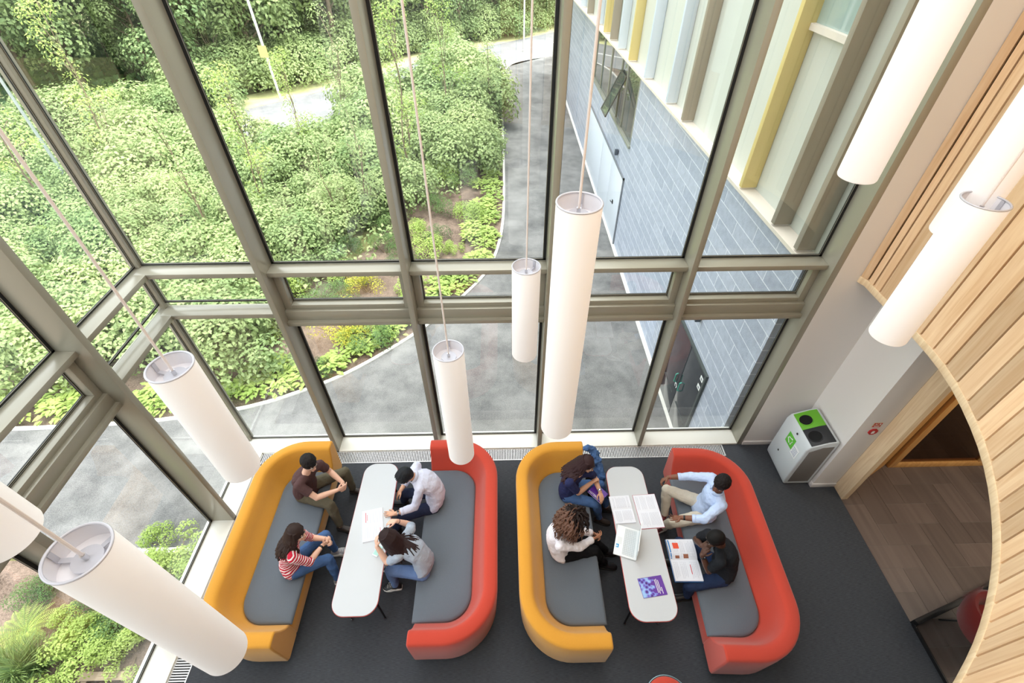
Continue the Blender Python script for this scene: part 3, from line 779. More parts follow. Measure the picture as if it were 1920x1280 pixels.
mb.loft([[T @ V(((.05+.012*math.cos(q*PI/2))*math.cos(a), (.05+.012*math.cos(q*PI/2))*math.sin(a), .002*math.sin(q*PI/2))) for q in range(4)] for a in [math.radians(20+300*k/16) for k in range(17)]])
mb.build('round_sign', mat('sign_white', (240, 240, 238)), r)
for z in (1.68, 1.90):
    mb = MB().box(-.036, -.031, -.78, -.66, z, z+.10); s_ = mb.build('square_sticker', mat('sign_white', (240, 240, 238)), r)
    MB().box(-.038, -.036, -.75, -.69, z+.03, z+.07).build('print', mat('sign_grey', (120, 124, 130)), s_)
for y in (.45, -.4): MB().box(-.034, -.03, y-.3, y+.3, .55, .57).build('push_bar', mat('dark_frame', (70, 76, 74)), r)
# pale steel double door further on
PALE = mat('pale_steel_door', (206, 212, 222), rough=.5)
r = root('pale_steel_door', (XW, 15.4, ZG), 'pale steel double door further along the tiled outside wall under the window ribbon', 'door')
MB().box(-.03, .02, -1.75, -.01, .03, 2.2).build('door_leaf', PALE, r, bevel=.004); MB().box(-.03, .02, .01, 1.75, .03, 2.2).build('door_leaf', PALE, r, bevel=.004)
MB().box(-.03, .02, 1.80, 5.4, .03, 2.2).build('side_panel', PALE, r, bevel=.004)
MB().box(-.045, .02, -1.82, -1.76, 0, 2.26).box(-.045, .02, -1.82, 5.46, 2.2, 2.26).build('door_frame', mat('sign_grey'  , (120, 124, 130)), r)
MB().box(-.05, -.03, -.95, -.85, 1.0, 1.12).tube([(-.05, -.9, 1.06), (-.09, -.9, 1.06), (-.09, -.78, 1.06)], .012, 6).build('door_handle', BLACK, r)
# wall lights
for (y, z, lb) in ((6.64, .68, 'small dark box wall light on the tiled wall above the dark double door'), (14.83, .48, 'small dark box wall light above the pale steel door on the tiled wall')):
    r = root('wall_light', (XW, y, z), lb, 'wall light')
    MB().box(-.12, -.02, -.045, .045, 0, .17).build('housing', mat('wall_light_grey', (70, 78, 88), rough=.4), r, bevel=.006); MB().box(-.02, 0, -.03, .03, .04, .13).build('bracket', BLACK, r)
# pale drainage strip at the wall foot
o = MB().box(XW-.10, XW, 4.75, 34, ZG-.05, ZG+.02).build('trim_wall_foot', KERB); o['kind'] = 'structure'
# the block that stands round the atrium (outside faces)
o = MB().box(4.2, 16, 4.85, 22, 3.6, 12).box(4.2, 16, 22, 34, 3.3, 5.2).build('wall_wing_block', CLAD); o['kind'] = 'structure'
# ------------------------------------------------------------------ planting
def leafmat(name, c0, c1, trans=.35, rough=.5):
    M = bpy.data.materials.new(name); M.use_nodes = True
    nt = M.node_tree; N = nt.nodes; L = nt.links; N.clear()
    o = N.new('ShaderNodeOutputMaterial'); mx = N.new('ShaderNodeMixShader'); mx.inputs[0].default_value = trans
    df = N.new('ShaderNodeBsdfPrincipled'); df.inputs['Roughness'].default_value = rough; df.inputs['Specular IOR Level'].default_value = .3
    tr = N.new('ShaderNodeBsdfTranslucent')
    oi = N.new('ShaderNodeObjectInfo'); at = N.new('ShaderNodeAttribute'); at.attribute_name = 'board'
    ad = N.new('ShaderNodeMath'); ad.operation = 'MULTIPLY_ADD'; ad.inputs[1].default_value = .55
    m2 = N.new('ShaderNodeMath'); m2.operation = 'MULTIPLY'; m2.inputs[1].default_value = .45
    L.new(at.outputs['Fac'], ad.inputs[0]); L.new(oi.outputs['Random'], m2.inputs[0]); L.new(m2.outputs[0], ad.inputs[2])
    cr = N.new('ShaderNodeValToRGB'); cr.color_ramp.elements[0].position = .1; cr.color_ramp.elements[1].position = .9
    cr.color_ramp.elements[0].color = lin(c0)+(1,); cr.color_ramp.elements[1].color = lin(c1)+(1,)
    L.new(ad.outputs[0], cr.inputs[0]); L.new(cr.outputs[0], df.inputs['Base Color']); L.new(cr.outputs[0], tr.inputs[0])
    L.new(df.outputs[0], mx.inputs[1]); L.new(tr.outputs[0], mx.inputs[2]); L.new(mx.outputs[0], o.inputs[0])
    return M
LEAF = leafmat('leaf_green', (112, 138, 86), (184, 198, 138)); LEAFD = leafmat('leaf_deep', (62, 94, 60), (126, 156, 88)); LEAFY = leafmat('leaf_yellow', (170, 176, 62), (214, 206, 92))
LEAFL = leafmat('leaf_lime', (140, 166, 84), (188, 206, 118)); LEAFF = leafmat('leaf_forest', (100, 126, 80), (182, 196, 132), .3); GRASSM = leafmat('leaf_grass', (92, 120, 74), (150, 168, 98))
BARK = mat('bark', (120, 104, 84), rough=.9, var=.3, vscale=8)
class Leaves:
    def __init__(s, seed): s.r = random.Random(seed); s.mb = MB(); s.b = []
    def leaf(s, p, d, n, L_, W, fold=.12, shade=None):
        """pointed leaf as a folded pair of quads-triangles"""
        d = d.normalized(); w = d.cross(n)
        if w.length < 1e-4: w = d.orthogonal()
        w.normalize(); n = w.cross(d)
        a = p; b = p+d*L_*.45+w*W*.5+n*fold*L_; c = p+d*L_-n*fold*L_*.6; e = p+d*L_*.45-w*W*.5+n*fold*L_; m_ = p+d*L_*.5
        s.mb.add([a, b, c, e, m_], [(0, 1, 4), (1, 2, 4), (0, 4, 3), (4, 2, 3)])
        v = s.r.random() if shade is None else shade
        s.b += [v]*4
    def build(s, name, m, parent=None, loc=None):
        me = bpy.data.meshes.new(name); me.from_pydata([tuple(p) for p in s.mb.v], [], s.mb.f); me.materials.append(m); me.update()
        at = me.attributes.new('board', 'FLOAT', 'FACE'); at.data.foreach_set('value', s.b)
        o = bpy.data.objects.new(name, me); COL.objects.link(o)
        if parent: o.parent = parent
        if loc is not None: o.location = loc
        return o
def rdir(r, up=0.0):
    a = r.random()*2*PI; z = r.uniform(-1, 1); q = math.sqrt(1-z*z)
    return (V((q*math.cos(a), q*math.sin(a), z))+V((0, 0, up))).normalized()
def foliage(seed, blobs, nleaf, size, asp=.6, m=LEAF, parent=None, name='foliage'):
    """leaves over a cluster of blobs (centre, radius)"""
    lv = Leaves(seed); r = lv.r; tot = sum(b[1]**2 for b in blobs)
    for c, R_ in blobs:
        c = V(c); sh = r.random()
        for k in range(int(nleaf*R_*R_/tot)):
            q = rdir(r, .35); p = c+q*R_*r.uniform(.72, 1.05)
            if p.z < .03: p.z = r.uniform(.03, .1)
            n = (q+rdir(r)*.5+V((0, 0, .5))).normalized(); d = (rdir(r)+q*.4-V((0, 0, .15)))
            d = d-n*d.dot(n)
            if d.length < 1e-3: continue
            lv.leaf(p, d, n, size*r.uniform(.7, 1.25), size*asp, shade=.5*sh+.5*r.random())
    return lv.build(name, m, parent)
def blobs_bush(seed, w, h, n):
    r = random.Random(seed); out = []
    for k in range(n):
        a = r.random()*2*PI; q = w*.5*math.sqrt(r.random()); z = h*(.35+.5*(1-q/(w*.5)))*r.uniform(.7, 1.1)
        out.append(((q*math.cos(a), q*math.sin(a), z), r.uniform(.22, .36)*min(w, h)))
    return out
def mk_bush(seed, w, h, nb, nl, size, m, asp=.6, nm='leafy_shrub'):
    t = root(nm, (0, 0, -50), 'x', 'shrub')
    bl = blobs_bush(seed, w, h, nb); foliage(seed+1, bl, nl, size, asp, m, t)
    mb = MB(); r = random.Random(seed)
    for c, R_ in bl[:6]:
        mb.tube([(0, 0, -.05), (c[0]*.5, c[1]*.5, c[2]*.5), c], [.022, .014, .006], 5)
    mb.build('stem', BARK, t); return t
protos = {}
protos['A'] = [mk_bush(20+k, 2.2, 1.6, 16, 4600, .105, LEAF, .72) for k in range(3)]       # broad-leaved thicket
protos['B'] = [mk_bush(40+k, 1.3, .8, 9, 1900, .065, LEAFL, .6) for k in range(2)]
protos['C'] = [mk_bush(50+k, 1.1, .9, 8, 1700, .055, LEAFD, .45) for k in range(2)]
protos['Y'] = [mk_bush(60, 1.2, 1.0, 9, 2000, .055, LEAFY, .5)]
def hosta(seed):
    t = root('hosta_plant', (0, 0, -50), 'x', 'plant'); lv = Leaves(seed); r = lv.r
    for k in range(72):
        a = r.random()*2*PI; q = r.uniform(.02, .32); c = V((math.cos(a), math.sin(a), 0)); z = .26-.45*q+r.uniform(-.03, .04)
        p = c*q+V((0, 0, max(.04, z))); lv.leaf(p, c+V((0, 0, r.uniform(-.2, .35))), V((0, 0, 1)), r.uniform(.12, .19), r.uniform(.08, .11), .08)
    lv.build('leaves', LEAFL, t)
    mb = MB()
    for k in range(9):
        a = r.random()*2*PI; mb.tube([(0, 0, 0), (.12*math.cos(a), .12*math.sin(a), .17)], .006, 4)
    mb.build('stem', mat('green_stem', (120, 150, 80)), t); return t
protos['H'] = [hosta(70), hosta(71)]
def fern(seed, m=LEAFL):
    t = root('fern', (0, 0, -50), 'x', 'fern'); lv = Leaves(seed); r = lv.r; mb = MB()
    for k in range(22):
        a = 2*PI*k/22+r.uniform(-.1, .1); c = V((math.cos(a), math.sin(a), 0)); pts = []; Lf = r.uniform(.75, 1.05)
        for i in range(25):
            s_ = i/24; pts.append(c*(Lf*(s_*.8))+V((0, 0, Lf*(.75*s_-.62*s_*s_))))
        mb.tube(pts, .005, 4)
        for i in range(1, 25):
            d = (pts[i]-pts[i-1]).normalized(); w = d.cross(V((0, 0, 1))).normalized(); wl = .11*math.sin(PI*min(1, (i+1)/25.5))+.015
            for s_ in (-1, 1): lv.leaf(pts[i], w*s_+d*.35, V((0, 0, 1)), wl, .017, .05)
    lv.build('fronds', m, t); mb.build('rachis', mat('green_stem', (120, 150, 80)), t); return t
protos['F'] = [fern(80)]
def grass_clump(seed):
    t = root('ornamental_grass', (0, 0, -50), 'x', 'grass'); lv = Leaves(seed); r = lv.r
    for k in range(420):
        a = r.random()*2*PI; c = V((math.cos(a), math.sin(a), 0)); L_ = r.uniform(.35, .75); o_ = c*r.uniform(0, .10); le = r.uniform(.2, .9)
        p = o_; d = V((0, 0, 1))+c*le*.5
        for q in range(3):
            lv.leaf(p, d, c, L_/2.6, .012, .0); p = p+d.normalized()*L_/3; d = d+c*le*.6-V((0, 0, .25*q))
    lv.build('blades', GRASSM, t); return t
protos['G'] = [grass_clump(90)]
def tree(seed, h, cr, nl, size, m, trunk=.16, nm='woodland_tree', low=.22, asp=.75):
    t = root(nm, (0, 0, -60), 'x', 'tree'); r = random.Random(seed); mb = MB(); bl = []
    top = V((r.uniform(-.4, .4), r.uniform(-.4, .4), h*.95)); pts = [V((0, 0, -.1)), V((r.uniform(-.2, .2), 0, h*.3)), V((r.uniform(-.4, .4), r.uniform(-.3, .3), h*.65)), top]
    mb.tube(bez(pts, 4), [trunk*(1-.85*i/12) for i in range(13)], 8)
    for k in range(int(10+h)):
        z = h*(low+(1-low)*r.random()**.8); a = r.random()*2*PI; q = cr*(1-.55*abs((z/h-.6)/.4))*r.uniform(.35, 1)
        c = V((q*math.cos(a), q*math.sin(a), z)); bl.append((tuple(c), r.uniform(.24, .42)*cr))
        mb.tube([V((0, 0, max(.5, z-.9)))*1.0, c*.55+V((0, 0, z*.42)), c], [trunk*.35, trunk*.2, .012], 5)
    bl.append(((top.x, top.y, h*.93), cr*.4))
    mb.build('trunk', BARK, t); foliage(seed+5, bl, nl, size, asp, m, t, 'crown'); return t
protos['T'] = [tree(100, 11, 3.2, 12000, .21, LEAFF, low=.12), tree(101, 13, 2.9, 12000, .20, LEAFF, low=.2), tree(102, 9, 3.0, 11000, .19, LEAFF, low=.10), tree(103, 12, 3.4, 12000, .23, LEAF, low=.15)]
protos['S'] = [tree(110, 3.8, .75, 900, .085, LEAF, .03, 'young_tree', .2, .5), tree(111, 4.6, .8, 1000, .08, LEAFL, .03, 'young_tree', .25, .5)]
PT = {k: [tree_of(t) for t in v] for k, v in protos.items()}
COUNT = {}
def plant(kind, x, y, label, group, cat, z=ZG-.04, sc=1.0, name=None):
    t = rg.choice(PT[kind]); o = dup(t, (x, y, z), rg.random()*6.28, sc*rg.uniform(.88, 1.15))
    tag(o, label, cat, group); COUNT[group] = COUNT.get(group, 0)+1
    return o
def inpoly(x, y, P):
    c = False; j = len(P)-1
    for i in range(len(P)):
        if (P[i][1] > y) != (P[j][1] > y) and x < (P[j][0]-P[i][0])*(y-P[i][1])/(P[j][1]-P[i][1])+P[i][0]: c = not c
        j = i
    return c
wl = [ground(u, v, ZG) for u, v in ((-900, 480), (-300, 370), (0, 290), (190, 260), (330, 228), (440, 186), (600, 152), (700, 118), (800, 98), (900, 80), (1040, 52), (1300, 20))]
wp = bez([(p.x, p.y, 0) for p in wl], 6); wpl = [p for p in wp if -40 < p.x < -15.5]
# thicket between path and road: sampled over ground the window shows
def roadside(x, y):
    for i in range(len(near)-1):
        if near[i].x <= x <= near[i+1].x:
            t = (x-near[i].x)/(near[i+1].x-near[i].x); return y-(near[i].y+(near[i+1].y-near[i].y)*t)
    return 99
def kdist(x, y):
    return min((p.x-x)**2+(p.y-y)**2 for p in kline)**.5
def bedside(x, y):
    """True on the planted side of the kerb"""
    best = min(range(len(kline)-1), key=lambda i: (kline[i].x-x)**2+(kline[i].y-y)**2)
    p = kline[best]; d = kline[best+1]-p; return (d.x*(y-p.y)-d.y*(x-p.x)) > 0
pts = []
def free(x, y, dmin):
    for (a, b) in pts:
        if (a-x)**2+(b-y)**2 < dmin*dmin: return False
    return True
n = 0
for k in range(9000):
    x = rg.uniform(-27, .4); y = rg.uniform(7, 42)
    if not bedside(x, y): continue
    kd = kdist(x, y)
    if kd < (2.2 if y < 17 and x > -6.6 else 1.6) or roadside(x, y) > -.6: continue
    if x < -1.05*y-2.5: continue
    if x < -14 and y > min(wpl, key=lambda a: abs(a.x-x)).y-1: continue
    if roadside(x, y) > -6 and -.54 < x/y < -.30: continue
    open_ = (kd < 4.6 and y < 16.5 and x > -6.6)
    if open_ and rg.random() > .6: continue
    dm = 1.05 if y < 17 else (1.3 if y < 25 else 1.75)
    if y > 10 and not free(x, y, dm): continue
    if not free(x, y, .7 if open_ else .95): continue
    pts.append((x, y)); n += 1
    if open_: plant(rg.choice('BC'), x, y, 'low loose shrub in the open mulch between the kerb planting and the thicket', 'low shrubs in the mulch border', 'shrub', sc=.8)
    elif n <= 285: plant(rg.choice('AAAAAB'), x, y, 'bushy light green shrub in the dense thicket between the path and the road', 'shrubs of the dense thicket outside', 'shrub', sc=1.0 if y < 17 else (1.25 if y < 25 else 1.6))
    else: break
print('thicket', n)
for k in range(40):
    q = wpl[int(k/39*(len(wpl)-1))]; plant('A', q.x+rg.uniform(-1, 1), q.y-rg.uniform(.5, 3.0), 'bushy shrub along the wood edge at the left end of the thicket', 'shrubs along the left wood edge', 'shrub', sc=rg.uniform(1.1, 1.45))
# undergrowth under the thicket: nobody could count it
lv = Leaves(300)
for k in range(42000):
    x = lv.r.uniform(-27, .2); y = lv.r.uniform(8, 42)
    if not bedside(x, y) or kdist(x, y) < (3.4 if y < 16.5 else 1.6) or roadside(x, y) > -.3 or x < -1.05*y-3: continue
    p = V((x, y, ZG+lv.r.uniform(0, .55))); lv.leaf(p, rdir(lv.r), (rdir(lv.r)+V((0, 0, 1.5))).normalized(), lv.r.uniform(.12, .24), .12)
o = lv.build('undergrowth', LEAF); tag(o, 'tangled leafy undergrowth filling the ground of the planted thicket', 'undergrowth', kind='stuff')
# hostas along the kerb
acc = 0; n = 0
for i in range(1, len(kline)):
    seg = (kline[i]-kline[i-1]); acc += seg.length; d = seg.normalized(); nrm_ = V((-d.y, d.x, 0))
    if kline[i].x < -13 or kline[i].y > 30: continue
    while acc > .40:
        acc -= .40
        for off in (.50, .98):
            if rg.random() < .12 or (off > .5 and rg.random() < .35): continue
            p = kline[i]+nrm_*(off+rg.uniform(-.08, .12)); plant('H', p.x, p.y, 'broad-leaved lime green plant in the low row edging the kerb of the path', 'broad-leaved plants along the kerb', 'plant', sc=1.05); n += 1
print('hosta', n)
# small shrubs in the near part of the border, placed where they stand
for (u, v, kd, sc, lb) in ((640, 625, 'Y', 1.0, 'yellow-green shrub on mulch beside the second mullion'), (700, 640, 'C', .9, 'dark fine-leaved shrub right of the yellow-green shrub in the border'),
    (690, 545, 'Y', .9, 'yellowish shrub behind the narrow vent pane between second and third mullion'), (600, 700, 'C', .5, 'small dark shrub on mulch near the kerb, left of the yellow-green shrub'),
    (640, 560, 'C', .8, 'bluish green shrub behind the narrow vent pane left of the yellowish one'), (770, 540, 'B', .8, 'light low shrub at the left of the narrow vent pane beside the third mullion'),
    (430, 640, 'B', .6, 'low light shrub on bare mulch seen in the corner bay'), (400, 690, 'C', .45, 'small grey-green shrub on bare mulch above the kerb in the corner bay'), (500, 690, 'B', .5, 'small pale shrub on bare mulch beside the first mullion'),
    (860, 345, 'C', 1.1, 'dark green shrub at the edge of the thicket near the long asphalt path'), (875, 410, 'B', .8, 'rounded light shrub on the mulch beside the path, below the dark green one'), (820, 450, 'C', .7, 'ferny low shrub on mulch left of the kerb line'),
    (850, 470, 'B', .6, 'lowest light shrub above the transom, on mulch beside the kerb')):
    p = ground(u, v, ZG); plant(kd, p.x, p.y, lb, 'small shrubs in the mulch border', 'shrub', sc=sc)
# near bed below the left windows
for (u, v, kd, sc, lb, ct) in ((30, 1175, 'F', .62, 'yellow-green fern in the near mulch bed at the lower left', 'fern'), (20, 1262, 'G', 1.1, 'dark tufted grass below the yellow-green fern at the lower left', 'grass'), (62, 1245, 'G', .95, 'dark tufted grass right of the fern beside the leafy shrubs', 'grass'),
    (150, 1195, 'B', .62, 'leafy light shrub in the near bed, left of the pendant foot', 'shrub'), (115, 1160, 'B', .35, 'bright lime seedling plant on bare mulch right of the fern', 'shrub'), (190, 1140, 'C', .7, 'dark leafy shrub half behind the largest pendant', 'shrub'),
    (215, 1175, 'C', .6, 'fine-leaved shrub between the wooden grating and the largest pendant', 'shrub'), (240, 1215, 'B', .5, 'light leafy shrub overhanging the wooden grating', 'shrub'), (250, 1160, 'B', .6, 'light leafy shrub beside the glass at the lower left', 'shrub'),
    (60, 1105, 'C', .5, 'low dark sprig on bare mulch under the leftmost pendant', 'shrub'), (90, 1090, 'C', .4, 'small dark sprig left of the open top of the largest pendant', 'shrub'),
    (322, 1042, 'B', .8, 'light leafy shrub just beyond the kerb, low in the left pane', 'shrub'), (292, 1012, 'B', .55, 'small leafy shrub at the left of the one beyond the kerb', 'shrub'), (345, 1066, 'B', .6, 'leafy shrub near the foot of the big left mullion', 'shrub'), (318, 1078, 'C', .6, 'darker leafy shrub near the glass, above the largest pendant', 'shrub'),
    (130, 1240, 'B', .7, 'leafy shrub left of the wooden grating at the lower edge', 'shrub'), (170, 1230, 'B', .6, 'pale leafy shrub beside the wooden grating', 'shrub')):
    p = ground(u, v, ZG+.2); plant(kd, p.x, p.y, lb, 'plants of the near bed below the left windows', ct, sc=sc)
# slatted timber grating in the bed
r = root('timber_grating', (-5.85, 1.35, ZG-.03), 'weathered timber duckboard lying in the near planting bed at the lower left', 'grating')
WB = mat('weathered_board', (150, 132, 112), rough=.9, var=.15, vscale=10)
for k in range(9): MB().box(-.55, .25, -.75+.15*k, -.75+.15*k+.11, .06, .09).build('board', WB, r)
MB().box(-.5, -.42, -.75, .58, 0, .06).box(.14, .22, -.75, .58, 0, .06).build('joist', WB, r)
# saplings
for (u, v, sc, lb) in ((416, 477, 1.1, 'slender young tree seen just left of the first mullion above the transom'), (520, 420, 1.0, 'slender young tree in the thicket right of the first mullion'), (700, 420, 1.0, 'slender young tree just left of the second mullion'),
    (780, 350, 1.15, 'slender young tree between the second mullion and the long cable'), (845, 255, 1.2, 'tall thin young tree in front of the bright road'), (430, 180, 1.3, 'leafy young tree beside the first mullion near the forest edge'), (660, 260, 1.5, 'leafy young tree standing before the road, left of the second mullion'),
    (250, 330, 1.3, 'young tree rising from the thicket in the left corner bay'), (590, 330, 1.1, 'thin young tree in the middle of the thicket'), (920, 240, 1.0, 'small young tree beside the kerb of the long path'), (120, 420, 1.2, 'young tree in the thicket outside the left windows'), (640, 440, 1.0, 'thin young tree behind the thicket centre near the second mullion')):
    p = ground(u, v, ZG); plant('S', p.x, p.y, lb, 'young trees in the planting', 'tree', sc=sc)
# woodland
tp = []
wp = bez([(p.x, p.y, 0) for p in wl], 6); tp = []
n = 0
for k in range(6000):
    i = rg.randrange(len(wp)-1); p = wp[i].lerp(wp[i+1], rg.random()); d = (wp[i+1]-wp[i]).normalized(); nn_ = V((-d.y, d.x, 0))
    off = .6+rg.random()**1.5*26
    q = p+nn_*off
    if q.y > 95 or q.x < -75 or q.x > 22: continue
    if min((a.x-q.x)**2+(a.y-q.y)**2 for a in mid) < 14: continue
    if any((a-q.x)**2+(b-q.y)**2 < (2.6 if off < 8 else 3.4)**2 for a, b in tp): continue
    tp.append((q.x, q.y)); n += 1
    if n > 170: break
    first = off < 6
    plant('T', q.x, q.y, 'tall leafy woodland tree in the front row along the far side of the road' if first else 'woodland tree standing deeper in the wood beyond the road', 'front row of the woodland' if first else 'trees deeper in the woodland', 'tree', sc=rg.uniform(.75, 1.1))
# hedge-like shrubs at the wood's foot
m_ = 0
for i in range(len(wp)-1):
    L_ = (wp[i+1]-wp[i]).length; k = int(L_/1.7)
    for j in range(max(k, 1)):
        p = wp[i].lerp(wp[i+1], (j+rg.random())/max(k, 1)); d = (wp[i+1]-wp[i]).normalized(); nn_ = V((-d.y, d.x, 0))
        if p.x < -15 or p.x > 15 or m_ > 60: continue
        q = p+nn_*rg.uniform(.2, 2.2); m_ += 1
        plant('A', q.x, q.y, 'bushy shrub at the foot of the wood along the far roadside', 'shrubs at the foot of the wood', 'shrub', sc=1.5)
lv = Leaves(301)
for k in range(14000):
    i = lv.r.randrange(len(wp)-1); p = wp[i].lerp(wp[i+1], lv.r.random()); d = (wp[i+1]-wp[i]).normalized(); q = p+V((-d.y, d.x, 0))*lv.r.uniform(0, 26)
    lv.leaf(V((q.x, q.y, ZG+lv.r.uniform(0, 1.0))), rdir(lv.r), (rdir(lv.r)+V((0, 0, 1))).normalized(), lv.r.uniform(.3, .5), .3)
o = lv.build('woodland_undergrowth', LEAFD); tag(o, 'dark undergrowth on the shaded floor of the wood', 'undergrowth', kind='stuff')
# roadside posts and lamps
POST = mat('pale_post', (206, 204, 198), rough=.5)
p = ground(526, 184, ZG)
r = root('roadside_post', (p.x, p.y, ZG), 'pale leaning roadside post with a small yellow sign at the edge of the wood', 'post')
MB().tube([(0, 0, -.3), (-.12, 0, 4.6)], .07, 10).build('pole', POST, r, smooth=True); MB().box(-.33, .10, -.12, -.08, 2.05, 2.6).build('yellow_sign', mat('yellow_sign', (226, 204, 120)), r)
for (u, v, h, lb) in ((982, 97, 4.6, 'pale street lamp column beside the bright road at the top of the third bay'), (1104, 48, 5.0, 'farthest street lamp column, just left of the tiled wing')):
    p = ground(u, v, ZG); r = root('street_lamp', (p.x, p.y, ZG), lb, 'street lamp', 'street lamps along the road')
    MB().tube([(0, 0, -.2), (0, 0, h)], [.07, .05], 10).build('column', POST, r, smooth=True); MB().box(-.75, .06, -.09, .09, h, h+.09).build('lamp_head', POST, r, bevel=.02)
p = ground(150, 372, ZG); r = root('street_lamp', (p.x, p.y, ZG), 'silver lamp column rising from the thicket right beside the slim corner mullion', 'street lamp', 'street lamps along the road')
MB().tube([(0, 0, -.2), (0, 0, 4.7)], [.06, .045], 10).build('column', mat('steel_post', (190, 196, 204), rough=.3, metal=.6), r, smooth=True); MB().box(-.45, .06, -.1, .1, 4.7, 4.78).build('lamp_head', POST, r, bevel=.02)
for k_, v_ in protos.items():
    for t in v_:
        for c in list(t.children_recursive): bpy.data.objects.remove(c)
        bpy.data.objects.remove(t)
JT = {
 'P1': {'P': (-2.757, 3.421, 0.561), 'N': (-2.607, 3.374, 1.035), 'H': (-2.519, 3.398, 1.212), 'SL': (-2.486, 3.51, 1.005), 'SR': (-2.668, 3.208, 0.99), 'EL': (-2.432, 3.569, 0.741), 'ER': (-2.476, 3.149, 0.793), 'WL': (-2.232, 3.424, 0.68), 'WR': (-2.251, 3.273, 0.754), 'HL': (-2.68, 3.486, 0.557), 'HR': (-2.79, 3.332, 0.53), 'KL': (-2.307, 3.689, 0.529), 'KR': (-2.392, 3.199, 0.51), 'AL': (-2.273, 3.656, 0.129), 'AR': (-2.327, 3.093, 0.128)},
 'P2': {'P': (-2.637, 2.4, 0.559), 'N': (-2.525, 2.46, 1.006), 'H': (-2.423, 2.507, 1.155), 'SL': (-2.487, 2.612, 0.933), 'SR': (-2.464, 2.299, 0.989), 'EL': (-2.452, 2.672, 0.684), 'ER': (-2.349, 2.342, 0.759), 'WL': (-2.225, 2.635, 0.719), 'WR': (-2.257, 2.556, 0.731), 'HL': (-2.618, 2.493, 0.54), 'HR': (-2.586, 2.321, 0.547), 'KL': (-2.351, 2.782, 0.508), 'KR': (-2.235, 2.489, 0.488), 'AL': (-2.315, 2.757, 0.135), 'AR': (-2.184, 2.385, 0.131)},
 'P3': {'P': (-0.969, 3.232, 0.551), 'N': (-1.2, 3.296, 0.99), 'H': (-1.287, 3.221, 1.153), 'SL': (-1.118, 3.131, 0.975), 'SR': (-1.199, 3.477, 0.967), 'EL': (-1.2, 3.021, 0.732), 'ER': (-1.317, 3.517, 0.717), 'WL': (-1.432, 2.926, 0.756), 'WR': (-1.421, 3.291, 0.698), 'HL': (-0.999, 3.144, 0.508), 'HR': (-0.98, 3.331, 0.545), 'KL': (-1.401, 3.014, 0.483), 'KR': (-1.398, 3.344, 0.504), 'AL': (-1.548, 3.04, 0.11), 'AR': (-1.495, 3.441, 0.127)},
 'P4': {'P': (-1.024, 2.372, 0.548), 'N': (-1.28, 2.499, 0.926), 'H': (-1.391, 2.47, 1.075), 'SL': (-1.279, 2.325, 0.908), 'SR': (-1.174, 2.639, 0.914), 'EL': (-1.447, 2.343, 0.705), 'ER': (-1.228, 2.797, 0.709), 'WL': (-1.557, 2.461, 0.871), 'WR': (-1.37, 2.764, 0.889), 'HL': (-1.047, 2.284, 0.514), 'HR': (-1.057, 2.46, 0.524), 'KL': (-1.445, 2.327, 0.498), 'KR': (-1.44, 2.571, 0.489), 'AL': (-1.438, 2.305, 0.119), 'AR': (-1.518, 2.537, 0.119)},
 'P5': {'P': (0.84, 3.335, 0.547), 'N': (0.923, 3.295, 1.009), 'H': (1.026, 3.332, 1.162), 'SL': (1.078, 3.346, 0.952), 'SR': (0.793, 3.184, 0.971), 'EL': (1.175, 3.427, 0.721), 'ER': (0.931, 3.168, 0.745), 'WL': (1.231, 3.201, 0.695), 'WR': (1.128, 3.299, 0.777), 'HL': (0.916, 3.391, 0.531), 'HR': (0.811, 3.248, 0.521), 'KL': (1.306, 3.44, 0.463), 'KR': (1.193, 3.148, 0.48), 'AL': (1.404, 3.298, 0.123), 'AR': (1.28, 3.131, 0.112)},
 'P6': {'P': (0.643, 2.545, 0.532), 'N': (0.637, 2.556, 1.006), 'H': (0.761, 2.602, 1.141), 'SL': (0.762, 2.679, 0.981), 'SR': (0.601, 2.391, 0.948), 'EL': (0.861, 2.67, 0.738), 'ER': (0.846, 2.415, 0.835), 'WL': (1.068, 2.672, 0.628), 'WR': (1.035, 2.545, 0.761), 'HL': (0.681, 2.635, 0.518), 'HR': (0.687, 2.459, 0.505), 'KL': (1.077, 2.666, 0.445), 'KR': (1.084, 2.527, 0.467), 'AL': (1.292, 2.674, 0.125), 'AR': (1.256, 2.505, 0.123)},
 'P7': {'P': (2.612, 3.022, 0.528), 'N': (2.625, 2.998, 1.039), 'H': (2.615, 2.977, 1.242), 'SL': (2.646, 2.824, 0.987), 'SR': (2.631, 3.187, 1.019), 'EL': (2.407, 2.694, 0.896), 'ER': (2.381, 3.279, 0.913), 'WL': (2.158, 2.761, 0.821), 'WR': (2.132, 3.307, 0.846), 'HL': (2.595, 2.921, 0.512), 'HR': (2.562, 3.111, 0.546), 'KL': (2.166, 2.854, 0.497), 'KR': (2.159, 3.264, 0.599), 'AL': (2.154, 2.993, 0.108), 'AR': (2.171, 3.103, 0.216)},
 'P8': {'P': (2.57, 2.238, 0.551), 'N': (2.44, 2.32, 1.035), 'H': (2.325, 2.316, 1.202), 'SL': (2.383, 2.138, 1.017), 'SR': (2.377, 2.483, 0.959), 'EL': (2.332, 2.147, 0.736), 'ER': (2.3, 2.52, 0.74), 'WL': (2.226, 2.247, 0.945), 'WR': (2.255, 2.36, 0.935), 'HL': (2.554, 2.137, 0.535), 'HR': (2.517, 2.328, 0.54), 'KL': (2.133, 2.067, 0.508), 'KR': (2.163, 2.579, 0.517), 'AL': (2.23, 2.097, 0.111), 'AR': (2.161, 2.526, 0.11)},
}
